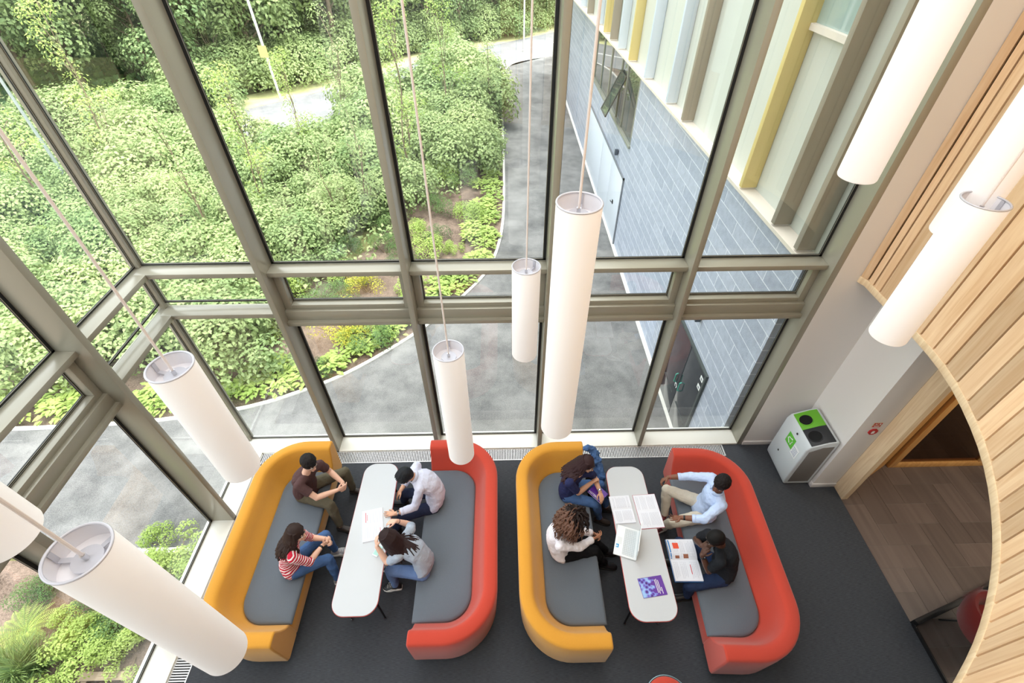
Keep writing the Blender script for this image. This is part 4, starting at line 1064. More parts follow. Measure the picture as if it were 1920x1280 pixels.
# ------------------------------------------------------------------ people
def remesh(mb, name, m, base, voxel, parent=None, smooth=2, disp=0, dscale=.06, facs=.5):
    me = bpy.data.meshes.new('t'); me.from_pydata([(p[0]-base.x, p[1]-base.y, p[2]-base.z) for p in mb.v], [], mb.f); me.update()
    bm = bmesh.new(); bm.from_mesh(me); bmesh.ops.recalc_face_normals(bm, faces=bm.faces); bm.to_mesh(me); bm.free()
    t = bpy.data.objects.new('t', me); COL.objects.link(t)
    q = t.modifiers.new('r', 'REMESH'); q.mode = 'VOXEL'; q.voxel_size = voxel; q.use_smooth_shade = True
    q = t.modifiers.new('s', 'SMOOTH'); q.factor = facs; q.iterations = smooth
    if disp:
        tx = bpy.data.textures.new('folds', 'CLOUDS'); tx.noise_scale = dscale; tx.noise_depth = 2
        q = t.modifiers.new('d', 'DISPLACE'); q.texture = tx; q.strength = disp; q.mid_level = .5; q.texture_coords = 'LOCAL'
    dg = bpy.context.evaluated_depsgraph_get(); dg.update()
    nm = bpy.data.meshes.new_from_object(t.evaluated_get(dg)); bpy.data.objects.remove(t)
    nm.name = name; nm.materials.clear(); nm.materials.append(m)
    nm.polygons.foreach_set('use_smooth', [True]*len(nm.polygons))
    o = bpy.data.objects.new(name, nm); COL.objects.link(o)
    if parent: o.parent = parent
    else: o.location = base
    return o
def plain(mb, name, m, base, parent, smooth=50):
    me = bpy.data.meshes.new(name); me.from_pydata([(p[0]-base.x, p[1]-base.y, p[2]-base.z) for p in mb.v], [], mb.f); me.update(); me.materials.append(m)
    bm = bmesh.new(); bm.from_mesh(me); bmesh.ops.recalc_face_normals(bm, faces=bm.faces); bm.to_mesh(me); bm.free()
    me.polygons.foreach_set('use_smooth', [True]*len(me.polygons))
    o = bpy.data.objects.new(name, me); COL.objects.link(o); o.parent = parent; return o
def bodytube(mb, pts, U, Vv, rs, n=20):
    rings = []
    for p, u, w, (a, b) in zip(pts, U, Vv, rs):
        rings.append([p+u*(a*math.cos(2*PI*k/n))+w*(b*math.sin(2*PI*k/n)) for k in range(n)])
    mb.loft(rings)
def hand(mb, W, d, n, side, curl=(25, 30, 35, 40), spread=.0, thumb=.5, s=1.0):
    """palm, four fingers, thumb; n points out of the palm; side +1 right, -1 left"""
    d = V(d).normalized(); n = V(n); n = (n-d*n.dot(d)).normalized(); lat = d.cross(n)*side     # lat: thumb side
    kn = []
    for i in range(4):                                     # index .. little
        off = .031-.0205*i; k = W+d*(.086-.004*abs(i-1))*s+lat*off*s
        kn.append(k); mb.cone(W+lat*off*.55*s+d*.008, .0135*s, k, .0108*s, 10)
    mb.ell(W+d*.045*s, .016*s, .036*s, .044*s, n, lat, d, 14, 8)
    for i in range(4):
        L_ = [.043, .047, .044, .034][i]*s; c = math.radians(curl[i]); p = kn[i]; a = c*.55; r0 = (.0092, .0094, .009, .0078)[i]*s
        sp = lat*(spread*(1.5-i)/1.5)
        for q, (f1, rr) in enumerate(((1, 1), (.62, .9), (.5, .8))):
            v = (d*math.cos(a)+n*math.sin(a)+sp).normalized(); e = p+v*L_*f1
            mb.cone(p, r0*rr, e, r0*rr*.93, 8); p = e; a += c*(1.0 if q == 0 else .7)
    p = W+d*.022*s+lat*.020*s+n*.006
    v = (lat*.75+d*.62+n*.25*thumb).normalized()
    for L_, r0 in ((.042, .0135), (.032, .0112), (.025, .0095)):
        e = p+v*L_*s; mb.cone(p, r0*s, e, r0*.92*s, 8); p = e; v = (v+d*.55+n*.55*thumb-lat*.25).normalized()
SK = {'light': (226, 180, 156), 'mid': (206, 158, 130), 'brown': (122, 80, 60), 'dark': (84, 56, 44), 'tan': (170, 118, 90)}
EYEW = mat('eye_white', (232, 228, 222), rough=.3); EYEB = mat('eye_dark', (38, 26, 20), rough=.2); 
def cloth(name, rgb, **k): return mat('cloth_'+name, rgb, rough=.9, spec=.15, bump=.3, bscale=90, var=.07, vscale=60, **k)
def stripes():
    M = cloth('striped', (190, 40, 60)); N = M.node_tree.nodes; L = M.node_tree.links; b = N['Principled BSDF']; tc = [n for n in N if n.type == 'TEX_COORD'][0]
    mp = N.new('ShaderNodeMapping'); mp.inputs['Rotation'].default_value = (0, math.radians(18), 0); L.new(tc.outputs['Object'], mp.inputs[0])
    wv = N.new('ShaderNodeTexWave'); wv.bands_direction = 'Z'; wv.inputs['Scale'].default_value = 9; wv.inputs['Distortion'].default_value = .6; wv.inputs['Detail Scale'].default_value = 1; L.new(mp.outputs[0], wv.inputs[0])
    cr = N.new('ShaderNodeValToRGB'); cr.color_ramp.interpolation = 'CONSTANT'; cr.color_ramp.elements[1].position = .62
    cr.color_ramp.elements[0].color = lin((192, 40, 62))+(1,); cr.color_ramp.elements[1].color = lin((244, 232, 232))+(1,)
    L.new(wv.outputs['Fac'], cr.inputs[0]); L.new(cr.outputs[0], b.inputs['Base Color']); return M
def person(key, label, s, skin, face, shirt, sleeve, pants, hair, haircol, shoe, toes, hands, extras=(), collar=False, bow=.05, hairdir=(0, 0, -1), female=False, shirtlen=.0, haircol2=None, cuffs=None):
    J = {k: V(v) for k, v in JT[key].items()}
    base = V((J['P'].x, J['P'].y, 0)); SM = mat('skin_'+skin, SK[skin], rough=.5, spec=.35)
    up = V((0, 0, 1)); latH = (J['HR']-J['HL']); latH.z *= .3; latH.normalize(); latS = (J['SR']-J['SL']).normalized()
    sp = (J['N']-J['P']); fwdH = up.cross(latH).normalized(); 
    def fr(lat, ax): 
        ax = ax.normalized(); f = ax.cross(lat).normalized(); l = f.cross(ax).normalized(); return l, f
    bk = -(fr(latS, sp)[1])
    # make sure forward agrees with where the knees are
    kd = (J['KL']+J['KR'])/2-J['P']
    sg = 1 if (-bk).dot(kd) > 0 else -1
    bk = bk*sg
    def spine(t): return J['P'].lerp(J['N'], t)+bk*(bow*math.sin(PI*min(1, t*1.02)))
    k = s; fm = female
    ts = [-.12, 0, .18, .38, .58, .76, .88, .97]
    rad = [(.150, .115), (.168, .122), (.150 if not fm else .142, .108), (.132 if not fm else .120, .098), (.148 if not fm else .132, .108), (.158 if not fm else .138, .104 if not fm else .106), (.135 if not fm else .118, .085), (.075, .062)]
    P_, U_, W_ = [], [], []
    for t in ts:
        lat = latH.lerp(latS, max(0, min(1, t))).normalized(); a = spine(t+.04)-spine(t-.04) if t > 0 else sp
        l, f = fr(lat, a); P_.append(spine(t)); U_.append(l); W_.append(f)
    # head frame
    Hc = J['H']; fd = V(face).normalized(); nk = (Hc-J['N']).normalized()
    hu = (V((0, 0, 1))+nk*.3); hu = (hu-fd*hu.dot(fd)).normalized(); hr = fd.cross(hu).normalized()
    hs = .95 if fm else 1.0
    def hp(x, y, z): return Hc+(hr*x+fd*y+hu*z)*hs
    mb = MB()
    bodytube(mb, P_, U_, W_, [(a*k, b*k) for a, b in rad])
    for S_, E_, W0, H_, K_, A_ in (('SL', 'EL', 'WL', 'HL', 'KL', 'AL'), ('SR', 'ER', 'WR', 'HR', 'KR', 'AR')):
        mb.cone(J['N'].lerp(J[S_], .25)-up*.03, .05*k, J[S_], .052*k)
        mb.cone(J[S_], .05*k, J[E_], .038*k); mb.cone(J[E_], .040*k, J[E_].lerp(J[W0], .35), .041*k); mb.cone(J[E_].lerp(J[W0], .35), .041*k, J[W0], .0265*k)
        mb.cone(J[H_], .082*k, J[K_], .058*k); mb.cone(J[K_], .056*k, J[A_], .036*k)
    mb.cone(J['N']-nk*.03, .056*k, hp(0, -.012, -.06), .05*hs*k)
    mb.ell(hp(0, -.012, .022), .076*hs, .094*hs, .098*hs, hr, fd, hu, 20, 12)
    mb.ell(hp(0, .018, -.028), .063*hs, .072*hs, .082*hs, hr, fd, hu, 20, 12)
    mb.cone(hp(-.045, -.005, -.062), .022*hs, hp(-.008, .066, -.098), .018*hs, 8); mb.cone(hp(.045, -.005, -.062), .022*hs, hp(.008, .066, -.098), .018*hs, 8)
    mb.cone(hp(0, .082, .012), .009*hs, hp(0, .101, -.026), .0125*hs, 8); mb.cone(hp(-.011, .09, -.031), .009*hs, hp(.011, .09, -.031), .009*hs, 8)
    mb.cone(hp(-.035, .072, .030), .011*hs, hp(.035, .072, .030), .011*hs, 8)
    mb.cone(hp(-.018, .082, -.056), .009*hs, hp(.018, .082, -.056), .009*hs, 8)
    for q in (-1, 1):
        mb.ell(hp(q*.077, -.010, -.008), .009*hs, .020*hs, .031*hs, hr, fd, hu, 10, 6); mb.ell(hp(q*.047, .05, -.03), .02*hs, .022*hs, .022*hs, hr, fd, hu, 10, 6)
    for q, w0, (dd, nn_, cu, spd, th) in ((-1, 'WL', hands[0]), (1, 'WR', hands[1])):
        fa = (J[w0]-J['EL' if q < 0 else 'ER']).normalized()
        dd = fa if dd is None else V(dd)
        hand(mb, J[w0], dd, nn_, q, cu, spd, th, .93*k)
    body = remesh(mb, 'person', SM, base, .0046, None, 2)
    tag(body, label, 'person', None)
    # eyes, brows, lips
    for q in (-1, 1):
        mb = MB(); mb.ell(hp(q*.031, .076, .006), .0135*hs, .0135*hs, .010*hs, hr, fd, hu, 12, 8); e = plain(mb, 'eye', EYEW, base, body)
        mb = MB(); mb.ell(hp(q*.031, .087, .005), .006*hs, .004*hs, .006*hs, hr, fd, hu, 10, 6); plain(mb, 'iris', EYEB, base, e)
        mb = MB(); mb.tube([hp(q*.014, .088, .024), hp(q*.032, .087, .031), hp(q*.05, .073, .024)], [.0035, .0045, .002], 6); plain(mb, 'eyebrow', mat('hair_'+key, haircol, rough=.65, spec=.2), base, body)
    mb = MB(); mb.tube([hp(-.024, .084, -.056), hp(-.008, .0955, -.0535), hp(.008, .0955, -.0535), hp(.024, .084, -.056)], [.002, .0052, .0052, .002], 6); mb.tube([hp(-.02, .086, -.059), hp(0, .0945, -.0635), hp(.02, .086, -.059)], [.002, .0062, .002], 6)
    plain(mb, 'lips', mat('lips_'+skin, tuple(int(a*b) for a, b in zip(SK[skin], (.86, .62, .62))), rough=.4), base, body)
    # shirt
    mb = MB(); g = .013
    q0 = 1 if shirtlen >= 0 else 0
    bodytube(mb, P_[:7], U_[:7], W_[:7], [((a*k+g+(.006 if i < 3 else .004)), (b*k+g+(.008 if i < 4 else .003))) for i, (a, b) in enumerate(rad[:7])])
    mb.loft([[P_[6]+U_[6]*((rad[6][0]*k+g)*math.cos(2*PI*i/20))+W_[6]*((rad[6][1]*k+g)*math.sin(2*PI*i/20)) for i in range(20)], [J['N']+nk*.0+U_[7]*(.068*k*math.cos(2*PI*i/20))+W_[7]*(.062*k*math.sin(2*PI*i/20)) for i in range(20)]])
    for S_, E_, W0 in (('SL', 'EL', 'WL'), ('SR', 'ER', 'WR')):
        mb.cone(J['N'].lerp(J[S_], .3)-up*.03, .058*k, J[S_], .064*k)
        if sleeve <= 1: 
            e = J[S_].lerp(J[E_], sleeve); mb.tube([J[S_], J[S_].lerp(e, .5), e], [.064*k, .060*k, .056*k+.004], 14)
        else:
            mb.cone(J[S_], .064*k, J[E_], .053*k); e = J[E_].lerp(J[W0], sleeve-1); mb.tube([J[E_], J[E_].lerp(e, .5), e], [.053*k, .051*k, .043*k], 14)
            if cuffs:
                pass
    sh = remesh(mb, 'shirt', shirt, base, .0065, body, 3, .022 if sleeve > 1 else .016, .07)
    if sleeve > 1:
        for E_, W0 in (('EL', 'WL'), ('ER', 'WR')):
            e = J[E_].lerp(J[W0], sleeve-1); d = (J[W0]-J[E_]).normalized(); mb = MB()
            mb.tube([e-d*.035, e-d*.03, e+d*.006, e+d*.008, e+d*.002], [.044*k, .048*k, .047*k, .044*k, .036*k], 16); plain(mb, 'cuff', shirt, base, sh)
    if collar:
        mb = MB(); rg_ = []
        for i in range(21):
            a = math.radians(-160+320*i/20); c = U_[7]*math.sin(a)*.071*k-W_[7]*math.cos(a)*.066*k*1.0
            c = c*(1 if sg > 0 else 1); o_ = J['N']+nk*.004
            rg_.append([o_+c*.92+nk*.040, o_+c*1.02+nk*.042, o_+c*1.25-nk*.006, o_+c*1.15-nk*.010])
        # opening of the collar must face forward
        mb.loft(rg_); plain(mb, 'collar', shirt, base, sh)
    # trousers
    mb = MB()
    bodytube(mb, P_[:3], U_[:3], W_[:3], [((a*k+.008), (b*k+.010)) for a, b in rad[:3]])
    for H_, K_, A_ in (('HL', 'KL', 'AL'), ('HR', 'KR', 'AR')):
        mb.cone(J[H_], .094*k, J[K_], .068*k); dn = (J[A_]-J[K_]).normalized(); mb.tube([J[K_], J[K_]+dn*.12, J[A_]-dn*.05, J[A_]+dn*.0], [.067*k, .068*k, .050*k, .049*k], 14)
    remesh(mb, 'trousers', pants, base, .0075, body, 3, .022, .09)
    # shoes
    for A_, td in (('AL', toes[0]), ('AR', toes[1])):
        d = V((td[0], td[1], 0)).normalized(); l = V((-d.y, d.x, 0)); A = J[A_]; z0 = 0.0 if A.z < .15 else A.z-.10
        L_ = (.27 if not fm else .245)*k; rings = []
        for t, w_, h in ((0, .026, .06), (.04, .034, .085), (.25, .037, .100), (.42, .040, .082), (.62, .046, .060), (.82, .043, .048), (.95, .030, .040), (1, .014, .03)):
            c = V((A.x, A.y, z0))+d*(-.065+L_*t); rings.append([c+l*(w_*math.cos(a))+V((0, 0, max(.012, .018+h*(.5+.5*math.sin(a))))) for a in [2*PI*i/16 for i in range(16)]])
        mb = MB(); mb.loft(rings); sho = plain(mb, 'shoe', shoe[0], base, body)
        mb = MB(); rings = []
        for t, w_ in ((-.01, .024), (.03, .036), (.25, .040), (.42, .041), (.62, .049), (.82, .047), (.96, .033), (1.02, .014)):
            c = V((A.x, A.y, z0))+d*(-.065+L_*t); rings.append([c-l*w_+V((0, 0, .001)), c+l*w_+V((0, 0, .001)), c+l*w_+V((0, 0, .026)), c-l*w_+V((0, 0, .026))])
        mb.loft(rings); plain(mb, 'sole', shoe[1], base, sho)
        if len(shoe) > 2:
            mb = MB()
            for sd in (-1, 1):
                mb.tube([V((A.x, A.y, z0+.05))+d*(.0)+l*sd*.040, V((A.x, A.y, z0+.065))+d*.06+l*sd*.042, V((A.x, A.y, z0+.045))+d*.11+l*sd*.047], .005, 5)
            for q in range(4): c = V((A.x, A.y, z0+.098-.009*q))+d*(.045+.022*q); mb.tube([c-l*.022, c+V((0, 0, .006)), c+l*.022], .004, 5)
            plain(mb, 'laces', shoe[2], base, sho)
    # hair
    HM = mat('hair_'+key, haircol, rough=.65, spec=.2); r = random.Random(hash(key) % 99 if False else sum(map(ord, key))); mb = MB()
    if hair in ('short', 'buzz', 'crop'):
        t_ = .010 if hair == 'buzz' else .016
        mb.ell(hp(0, -.020, .030), (.077+t_)*hs, (.093+t_)*hs, (.094+t_)*hs, hr, fd, hu, 24, 14)
        mb.ell(hp(0, -.045, -.02), (.068+t_*.6)*hs, .062*hs, .07*hs, hr, fd, hu, 16, 10)
        if hair != 'buzz':
            for i in range(260 if hair == 'crop' else 200):
                q = rdir(r, .5); 
                if q.y > .72 and q.z < .35: continue
                c = hp(q.x*.088, -.018+q.y*.102, .032+q.z*.103)
                if (c-Hc).dot(fd) > .085 and (c-Hc).dot(hu) < .05: continue
                mb.ell(c, .012, .012, .010, n=6, m=4) if hair == 'crop' else mb.cone(c, .010, c+fd*.022+hu*.002+hr*r.uniform(-.006, .006), .006, 6)
        hm = remesh(mb, 'hair', HM, base, .0055, body, 1)
        return body
    mb.ell(hp(0, -.020, .030), .090*hs, .106*hs, .108*hs, hr, fd, hu, 24, 14); mb.ell(hp(0, -.055, -.03), .085*hs, .065*hs, .09*hs, hr, fd, hu, 16, 10)
    n_ = {'long': 120, 'wavy': 190, 'curly': 330}[hair]; hd = V(hairdir).normalized()
    for i in range(n_):
        a = r.uniform(-PI*.80, PI*.80)                # angle round the head from the back
        e = r.uniform(.1, 1.0); q = V((math.sin(a), -math.cos(a), 0))
        c0 = hp(q.x*.07, -.02+q.y*.08, .03+.09*math.sin(e)); c1 = hp(q.x*.098, -.022+q.y*.112, .0)
        if abs(a) > 2.0: c1 = hp(q.x*.10, .02, -.02); c0 = hp(q.x*.06, .02, .10)
        if hair == 'curly':
            qn = rdir(r, .35)
            if qn.y > .35 and qn.z < .45: qn = V((qn.x, -abs(qn.y), qn.z))
            c0 = hp(qn.x*.07, -.02+qn.y*.085, .03+qn.z*.085); c1 = hp(qn.x*.105, -.022+qn.y*.122, .03+qn.z*.122)
            Lk = r.uniform(.13, .25); pts = [c0, c1]; p = c1; v = (c1-Hc).normalized()*.9; ph = r.random()*6
            for j in range(1, 9):
                v = (v*.80+V((0, 0, -.30))+hd*.16).normalized(); p = p+v*Lk/8; u = v.orthogonal().normalized(); w_ = v.cross(u)
                pts.append(p+(u*math.cos(ph+j*1.5)+w_*math.sin(ph+j*1.5))*.010)
            mb.tube(pts, [.012, .012]+[.0095-.0006*j for j in range(8)], 5)
        else:
            Lk = r.uniform(.20, .34) if hair == 'long' else r.uniform(.22, .36); pts = [c0, c1]; p = c1; v = ((c1-Hc).normalized()*.35+V((0, 0, -1))); ph = r.random()*6
            for j in range(1, 8):
                v = (v*.7+V((0, 0, -.35))+hd*.55).normalized(); p = p+v*Lk/7
                wv = (.017 if hair == 'wavy' else .003)*math.sin(ph+j*1.9); p2 = p+hr*wv+fd*wv*.6
                # stay outside the torso
                sp_t = spine(max(0, min(1, (p2-J['P']).dot(sp)/sp.length_squared))); dv_ = p2-sp_t; dv_ -= sp.normalized()*dv_.dot(sp.normalized())
                if dv_.length < .135*k and (p2-J['N']).dot(sp) < 0: p2 = sp_t+dv_.normalized()*.140*k+sp.normalized()*(p2-sp_t).dot(sp.normalized()); p = p2
                pts.append(p2)
            mb.tube(pts, [.016, .016]+[.014-.0013*j for j in range(7)], 6)
    if hair == 'curly':
        HM2 = mat('hair_tips', haircol2 or haircol, rough=.6)
        o = remesh(mb, 'hair', HM, base, .005, body, 0)
        # brown towards the tips: a second material chosen by distance from the crown
        o.data.materials.append(HM2)
        for pl in o.data.polygons:
            c = pl.center+base
            if (c-hp(0, .03, .05)).length > .185: pl.material_index = 1
    else: remesh(mb, 'hair', HM, base, .0045, body, 1)
    return body
def spectacles(body, key, face, fm=False):
    J = {k: V(v) for k, v in JT[key].items()}; base = body.location.copy(); Hc = J['H']; fd = V(face).normalized(); nk = (Hc-J['N']).normalized(); hu = (V((0, 0, 1))+nk*.3); hu = (hu-fd*hu.dot(fd)).normalized(); hr = fd.cross(hu).normalized(); hs = .95 if fm else 1
    def hp(x, y, z): return Hc+(hr*x+fd*y+hu*z)*hs
    mb = MB()
    for q in (-1, 1):
        c = [hp(q*.034+.024*math.cos(a), .098-.006*abs(math.cos(a)), .004+.017*math.sin(a)) for a in [2*PI*i/16 for i in range(17)]]; mb.tube(c, .0018, 5)
        mb.tube([hp(q*.058, .094, .008), hp(q*.078, .07, .008), hp(q*.082, -.01, .006)], .0018, 5)
    mb.tube([hp(-.011, .10, .008), hp(.011, .10, .008)], .0018, 5); plain(mb, 'glasses', mat('spectacle_frame', (70, 66, 64), rough=.3), base, body)
def band(body, key, w, m, name, off=.03, r_=.031, w_=.012, dial=None):
    J = {k: V(v) for k, v in JT[key].items()}; base = body.location.copy(); a = J['W'+w]; d = (J['E'+w]-a).normalized(); c = a+d*off
    mb = MB(); mb.tube([c-d*w_, c-d*w_*.9, c+d*w_*.9, c+d*w_], [r_-.003, r_, r_, r_-.003], 18); o = plain(mb, name, m, base, body)
    if dial:
        u = (V((0, 0, 1))-d*d.z).normalized(); w2 = d.cross(u); mb = MB(); mb.ell(c+u*(r_+.001), .016, .016, .004, d, w2, u, 16, 6); plain(mb, 'watch_dial', dial, base, o)
REL = (28, 32, 36, 40)
DEN = cloth('denim', (74, 104, 150)); DEND = cloth('dark_denim', (40, 54, 84)); BLK = cloth('black', (22, 22, 24))
SHO_D = (mat('shoe_brown', (52, 42, 36), rough=.5), mat('sole_dark', (30, 28, 26))); SHO_B = (mat('shoe_black', (20, 20, 22), rough=.4), mat('sole_dark', (30, 28, 26)))
WSOLE = mat('sole_white', (226, 224, 220)); WATCH = mat('watch_black', (20, 20, 22), rough=.35); SILV = mat('watch_silver', (200, 200, 204), rough=.2, metal=.9)
f1 = (.78, -.55, -.22)
p = person('P1', 'person with glasses in a dark brown t-shirt and olive trousers, hands clasped', 1.0, 'light', f1, cloth('brown', (84, 62, 62)), .62, cloth('olive', (98, 92, 76)), 'crop', (28, 24, 24), SHO_D, ((1, -.1), (1, -.2)),
    (((.45, -.75, .1), (-.2, -.9, -.3), (50, 55, 60, 62), 0, .7), ((.75, .35, -.05), (-.1, .9, -.25), (35, 45, 50, 55), 0, .8)), bow=.045)
spectacles(p, 'P1', f1)
f2 = (1, -.12, -.12)
p = person('P2', 'person in a red and white striped top and blue jeans with long wavy hair', .93, 'light', f2, stripes(), 1.15, DEN, 'wavy', (46, 32, 28), (mat('shoe_grey', (150, 150, 156)), WSOLE, WSOLE), ((1, .1), (1, -.1)),
    (((.75, -.5, .25), (.1, -.9, .1), (60, 62, 65, 66), 0, .7), ((.8, .3, .35), (0, .95, 0), (55, 60, 62, 64), 0, .8)), female=True, hairdir=(-.55, -.15, -.5), bow=.03)
band(p, 'P2', 'R', WATCH, 'wristband')
f3 = (-.62, -.38, -.62)
p = person('P3', 'person in a pale lavender shirt with short black hair, bending over the open textbook', 1.0, 'mid', f3, cloth('lavender', (206, 208, 226)), 1.72, cloth('navy', (44, 50, 74)), 'short', (30, 32, 36), SHO_B, ((-1, -.1), (-1, .2)),
    (((-1, .05, -.1), (-.1, 0, -1), (12, 14, 16, 20), .12, .2), ((-.55, -.45, -.55), (.5, 0, -.6), (22, 26, 30, 34), .05, .4)), collar=True, bow=.10)
band(p, 'P3', 'L', SILV, 'wristwatch', .035, dial=WATCH)
f4 = (-.8, .3, -.6)
p = person('P4', 'person in a grey-blue t-shirt and jeans, long straight dark hair over the back', .96, 'light', f4, cloth('grey_blue', (164, 174, 188)), .72, cloth('light_denim', (104, 128, 172)), 'long', (44, 30, 30), (mat('shoe_black', (20, 20, 22)), WSOLE, WSOLE), ((-1, -.05), (-1, .1)),
    (((-.12, .62, .5), (.6, .35, -.4), (55, 50, 46, 44), .05, .6), ((-.95, .02, -.22), (0, -.1, -1), (22, 26, 30, 36), .05, .4)), female=True, hairdir=(.55, -.25, -.5), bow=.10)
band(p, 'P4', 'R', mat('bracelet_dark', (60, 40, 34)), 'bracelet', .03, .030, .004)
f5 = (.72, -.6, -.25)
p = person('P5', 'person in a dark navy top and jeans, arms crossed over a purple notebook', .94, 'mid', f5, cloth('navy_top', (42, 46, 82)), .80, DEN, 'wavy', (50, 32, 34), SHO_D, ((1, -.1), (1, -.3)),
    (((.15, -.95, -.2), (-.3, 0, -1), (20, 24, 28, 34), .05, .4), ((.8, .5, .1), (.3, -.2, -.9), (60, 62, 66, 70), 0, .8)), female=True, hairdir=(-.6, .05, -.3), bow=.06)
spectacles(p, 'P5', f5, True); band(p, 'P5', 'L', SILV, 'wristwatch', .02, dial=SILV)
f6 = (.88, .25, -.3)
p = person('P6', 'person in a white shirt and black trousers with a big head of curly brown hair', .95, 'tan', f6, cloth('white', (228, 224, 230)), 1.86, BLK, 'curly', (40, 30, 28), SHO_B, ((1, 0), (1, -.1)),
    (((.75, -.55, .3), (.1, -.8, .2), (45, 50, 55, 58), 0, .7), ((.9, .3, -.05), (0, .8, .3), (40, 45, 50, 55), 0, .7)), female=True, hairdir=(-.25, -.25, -.4), collar=False, bow=.07, haircol2=(98, 66, 50))
f7 = (-.72, -.5, -.42)
p = person('P7', 'person in a light blue shirt and cream trousers leaning back, gesturing with both hands', 1.03, 'brown', f7, cloth('sky', (190, 208, 240)), 1.48, cloth('cream', (206, 198, 182)), 'crop', (26, 20, 20), (mat('shoe_maroon', (110, 50, 56)), WSOLE), ((-1, -.3), (-.7, -.7)),
    (((-1, -.05, .02), (.0, .1, 1), (14, 16, 20, 24), .12, .3), ((-.9, -.3, -.25), (.1, -.6, -.7), (48, 54, 58, 60), 0, .6)), collar=True, bow=.02)
band(p, 'P7', 'L', WATCH, 'wristband', .04); band(p, 'P7', 'R', mat('bracelet_red', (170, 60, 70)), 'bracelet', .03, .031, .004)
f8 = (-.86, .0, -.55)
p = person('P8', 'person in a black t-shirt, hand at the chin, reading a textbook on the lap', 1.02, 'dark', f8, cloth('charcoal', (34, 36, 40)), .70, DEND, 'buzz', (20, 18, 18), SHO_B, ((-1, 0), (-1, .1)),
    (((.25, .25, .75), (.9, .3, -.3), (95, 95, 95, 95), 0, .8), ((.35, -.35, .6), (.8, -.4, .2), (85, 88, 90, 92), 0, .8)), bow=.07)
band(p, 'P8', 'L', WATCH, 'wristwatch', .03, dial=SILV)
# ------------------------------------------------------------------ books and devices
PAPER = mat('page_white', (222, 224, 232), rough=.7); INK = mat('print_grey', (178, 180, 192), rough=.8); CORAL = mat('print_red', (206, 60, 66), rough=.7)
def open_book(name, label, x, y, z, rz, w, h, th, cover, cat='book', lines=9, curl=0.0, deco=None):
    """spine along local x; pages reach +-w in y; h is the page height (local x)"""
    r = root(name, (x, y, z), label, cat, rz=rz)
    mb = MB(); mb.box(-h/2-.004, h/2+.004, -w-.006, w+.006, 0, .003); mb.build('cover', cover, r)
    for sg in (-1, 1):
        prof = [(0, .003)]; top = []
        for i in range(11):
            t = i/10; top.append((t*w, .003+th*(.55+.75*math.sin(min(1, t*3.2)*PI/2)*(1-.42*t))+(curl*math.sin(t*PI*.9) if sg > 0 else 0)))
        poly = [(0, .003), (w, .003)]+list(reversed(top))
        mb = MB(); mb.loft([[V((xx, sg*a, b)) for a, b in poly] for xx in (-h/2, h/2)]); pg = mb.build('pages', PAPER, r, smooth=30)
        mb = MB()
        def surf(t):
            t = max(0, min(.999, t)); i = int(t*10); f = t*10-i; return top[i][0]*(1-f)+top[i+1][0]*f, top[i][1]*(1-f)+top[i+1][1]*f
        # rows of print run along the page; each row is a thin strip lying on the sheet
        rw = random.Random(int(w*1000)+sg)
        for cx0, cx1 in ((-h/2+.03, h/2-.03),):
            for i in range(lines):
                xx = cx0+(cx1-cx0)*i/(lines-1); 
                if rw.random() < .12: continue
                t1 = rw.uniform(.78, .92); rgs = []
                for q in range(7):
                    t = .10+(t1-.10)*q/6; a, b = surf(t); rgs.append([V((xx-.0016, sg*a, b+.0006)), V((xx+.0016, sg*a, b+.0006)), V((xx+.0016, sg*a, b+.0002)), V((xx-.0016, sg*a, b+.0002))])
                mb.loft(rgs)
        mb.build('print', INK, pg)
        if deco and sg in deco:
            for (x0, x1, t0, t1, m_) in deco[sg]:
                mb = MB(); rgs = []
                for q in range(6):
                    t = t0+(t1-t0)*q/5; a, b = surf(t); rgs.append([V((x0, sg*a, b+.0014)), V((x1, sg*a, b+.0014)), V((x1, sg*a, b+.0004)), V((x0, sg*a, b+.0004))])
                mb.loft(rgs); mb.build('illustration', m_, pg)
    return r
ZT = .7197
CW = mat('cover_white', (222, 222, 226), rough=.5); CR = mat('cover_red', (170, 60, 80), rough=.5)
open_book('textbook', 'open textbook on the left table between the two readers', -1.70, 2.80, ZT, math.radians(12), .205, .25, .012, CW, lines=12, deco={1: [(-.085, -.078, .2, .85, CORAL), (-.065, -.06, .3, .7, CORAL)], -1: [(.09, .095, .3, .8, CORAL)]})
open_book('textbook', 'thick open book lying above the laptop on the right table', 1.47, 2.93, ZT, math.radians(3), .185, .26, .016, CW, lines=16)
open_book('exercise_book', 'large thin open exercise book overhanging the right table edge', 1.80, 2.905, ZT, math.radians(3), .225, .29, .005, CR, lines=14)
ORG = mat('picture_orange', (226, 80, 50)); BLU = mat('picture_blue', (40, 120, 190)); BRN = mat('picture_brown', (150, 96, 74))
lb = open_book('textbook', 'thick illustrated textbook open on the lap of the reader in black', 2.12, 2.325, .605, math.radians(-1), .245, .33, .022, BLU, lines=15, curl=.02,
    deco={1: [(-.155, -.140, .05, .95, BLU), (-.105, -.035, .50, .80, ORG), (.0, .06, .06, .24, BRN), (-.10, -.05, .06, .18, BRN)], -1: [(.05, .058, .25, .7, CORAL)]})
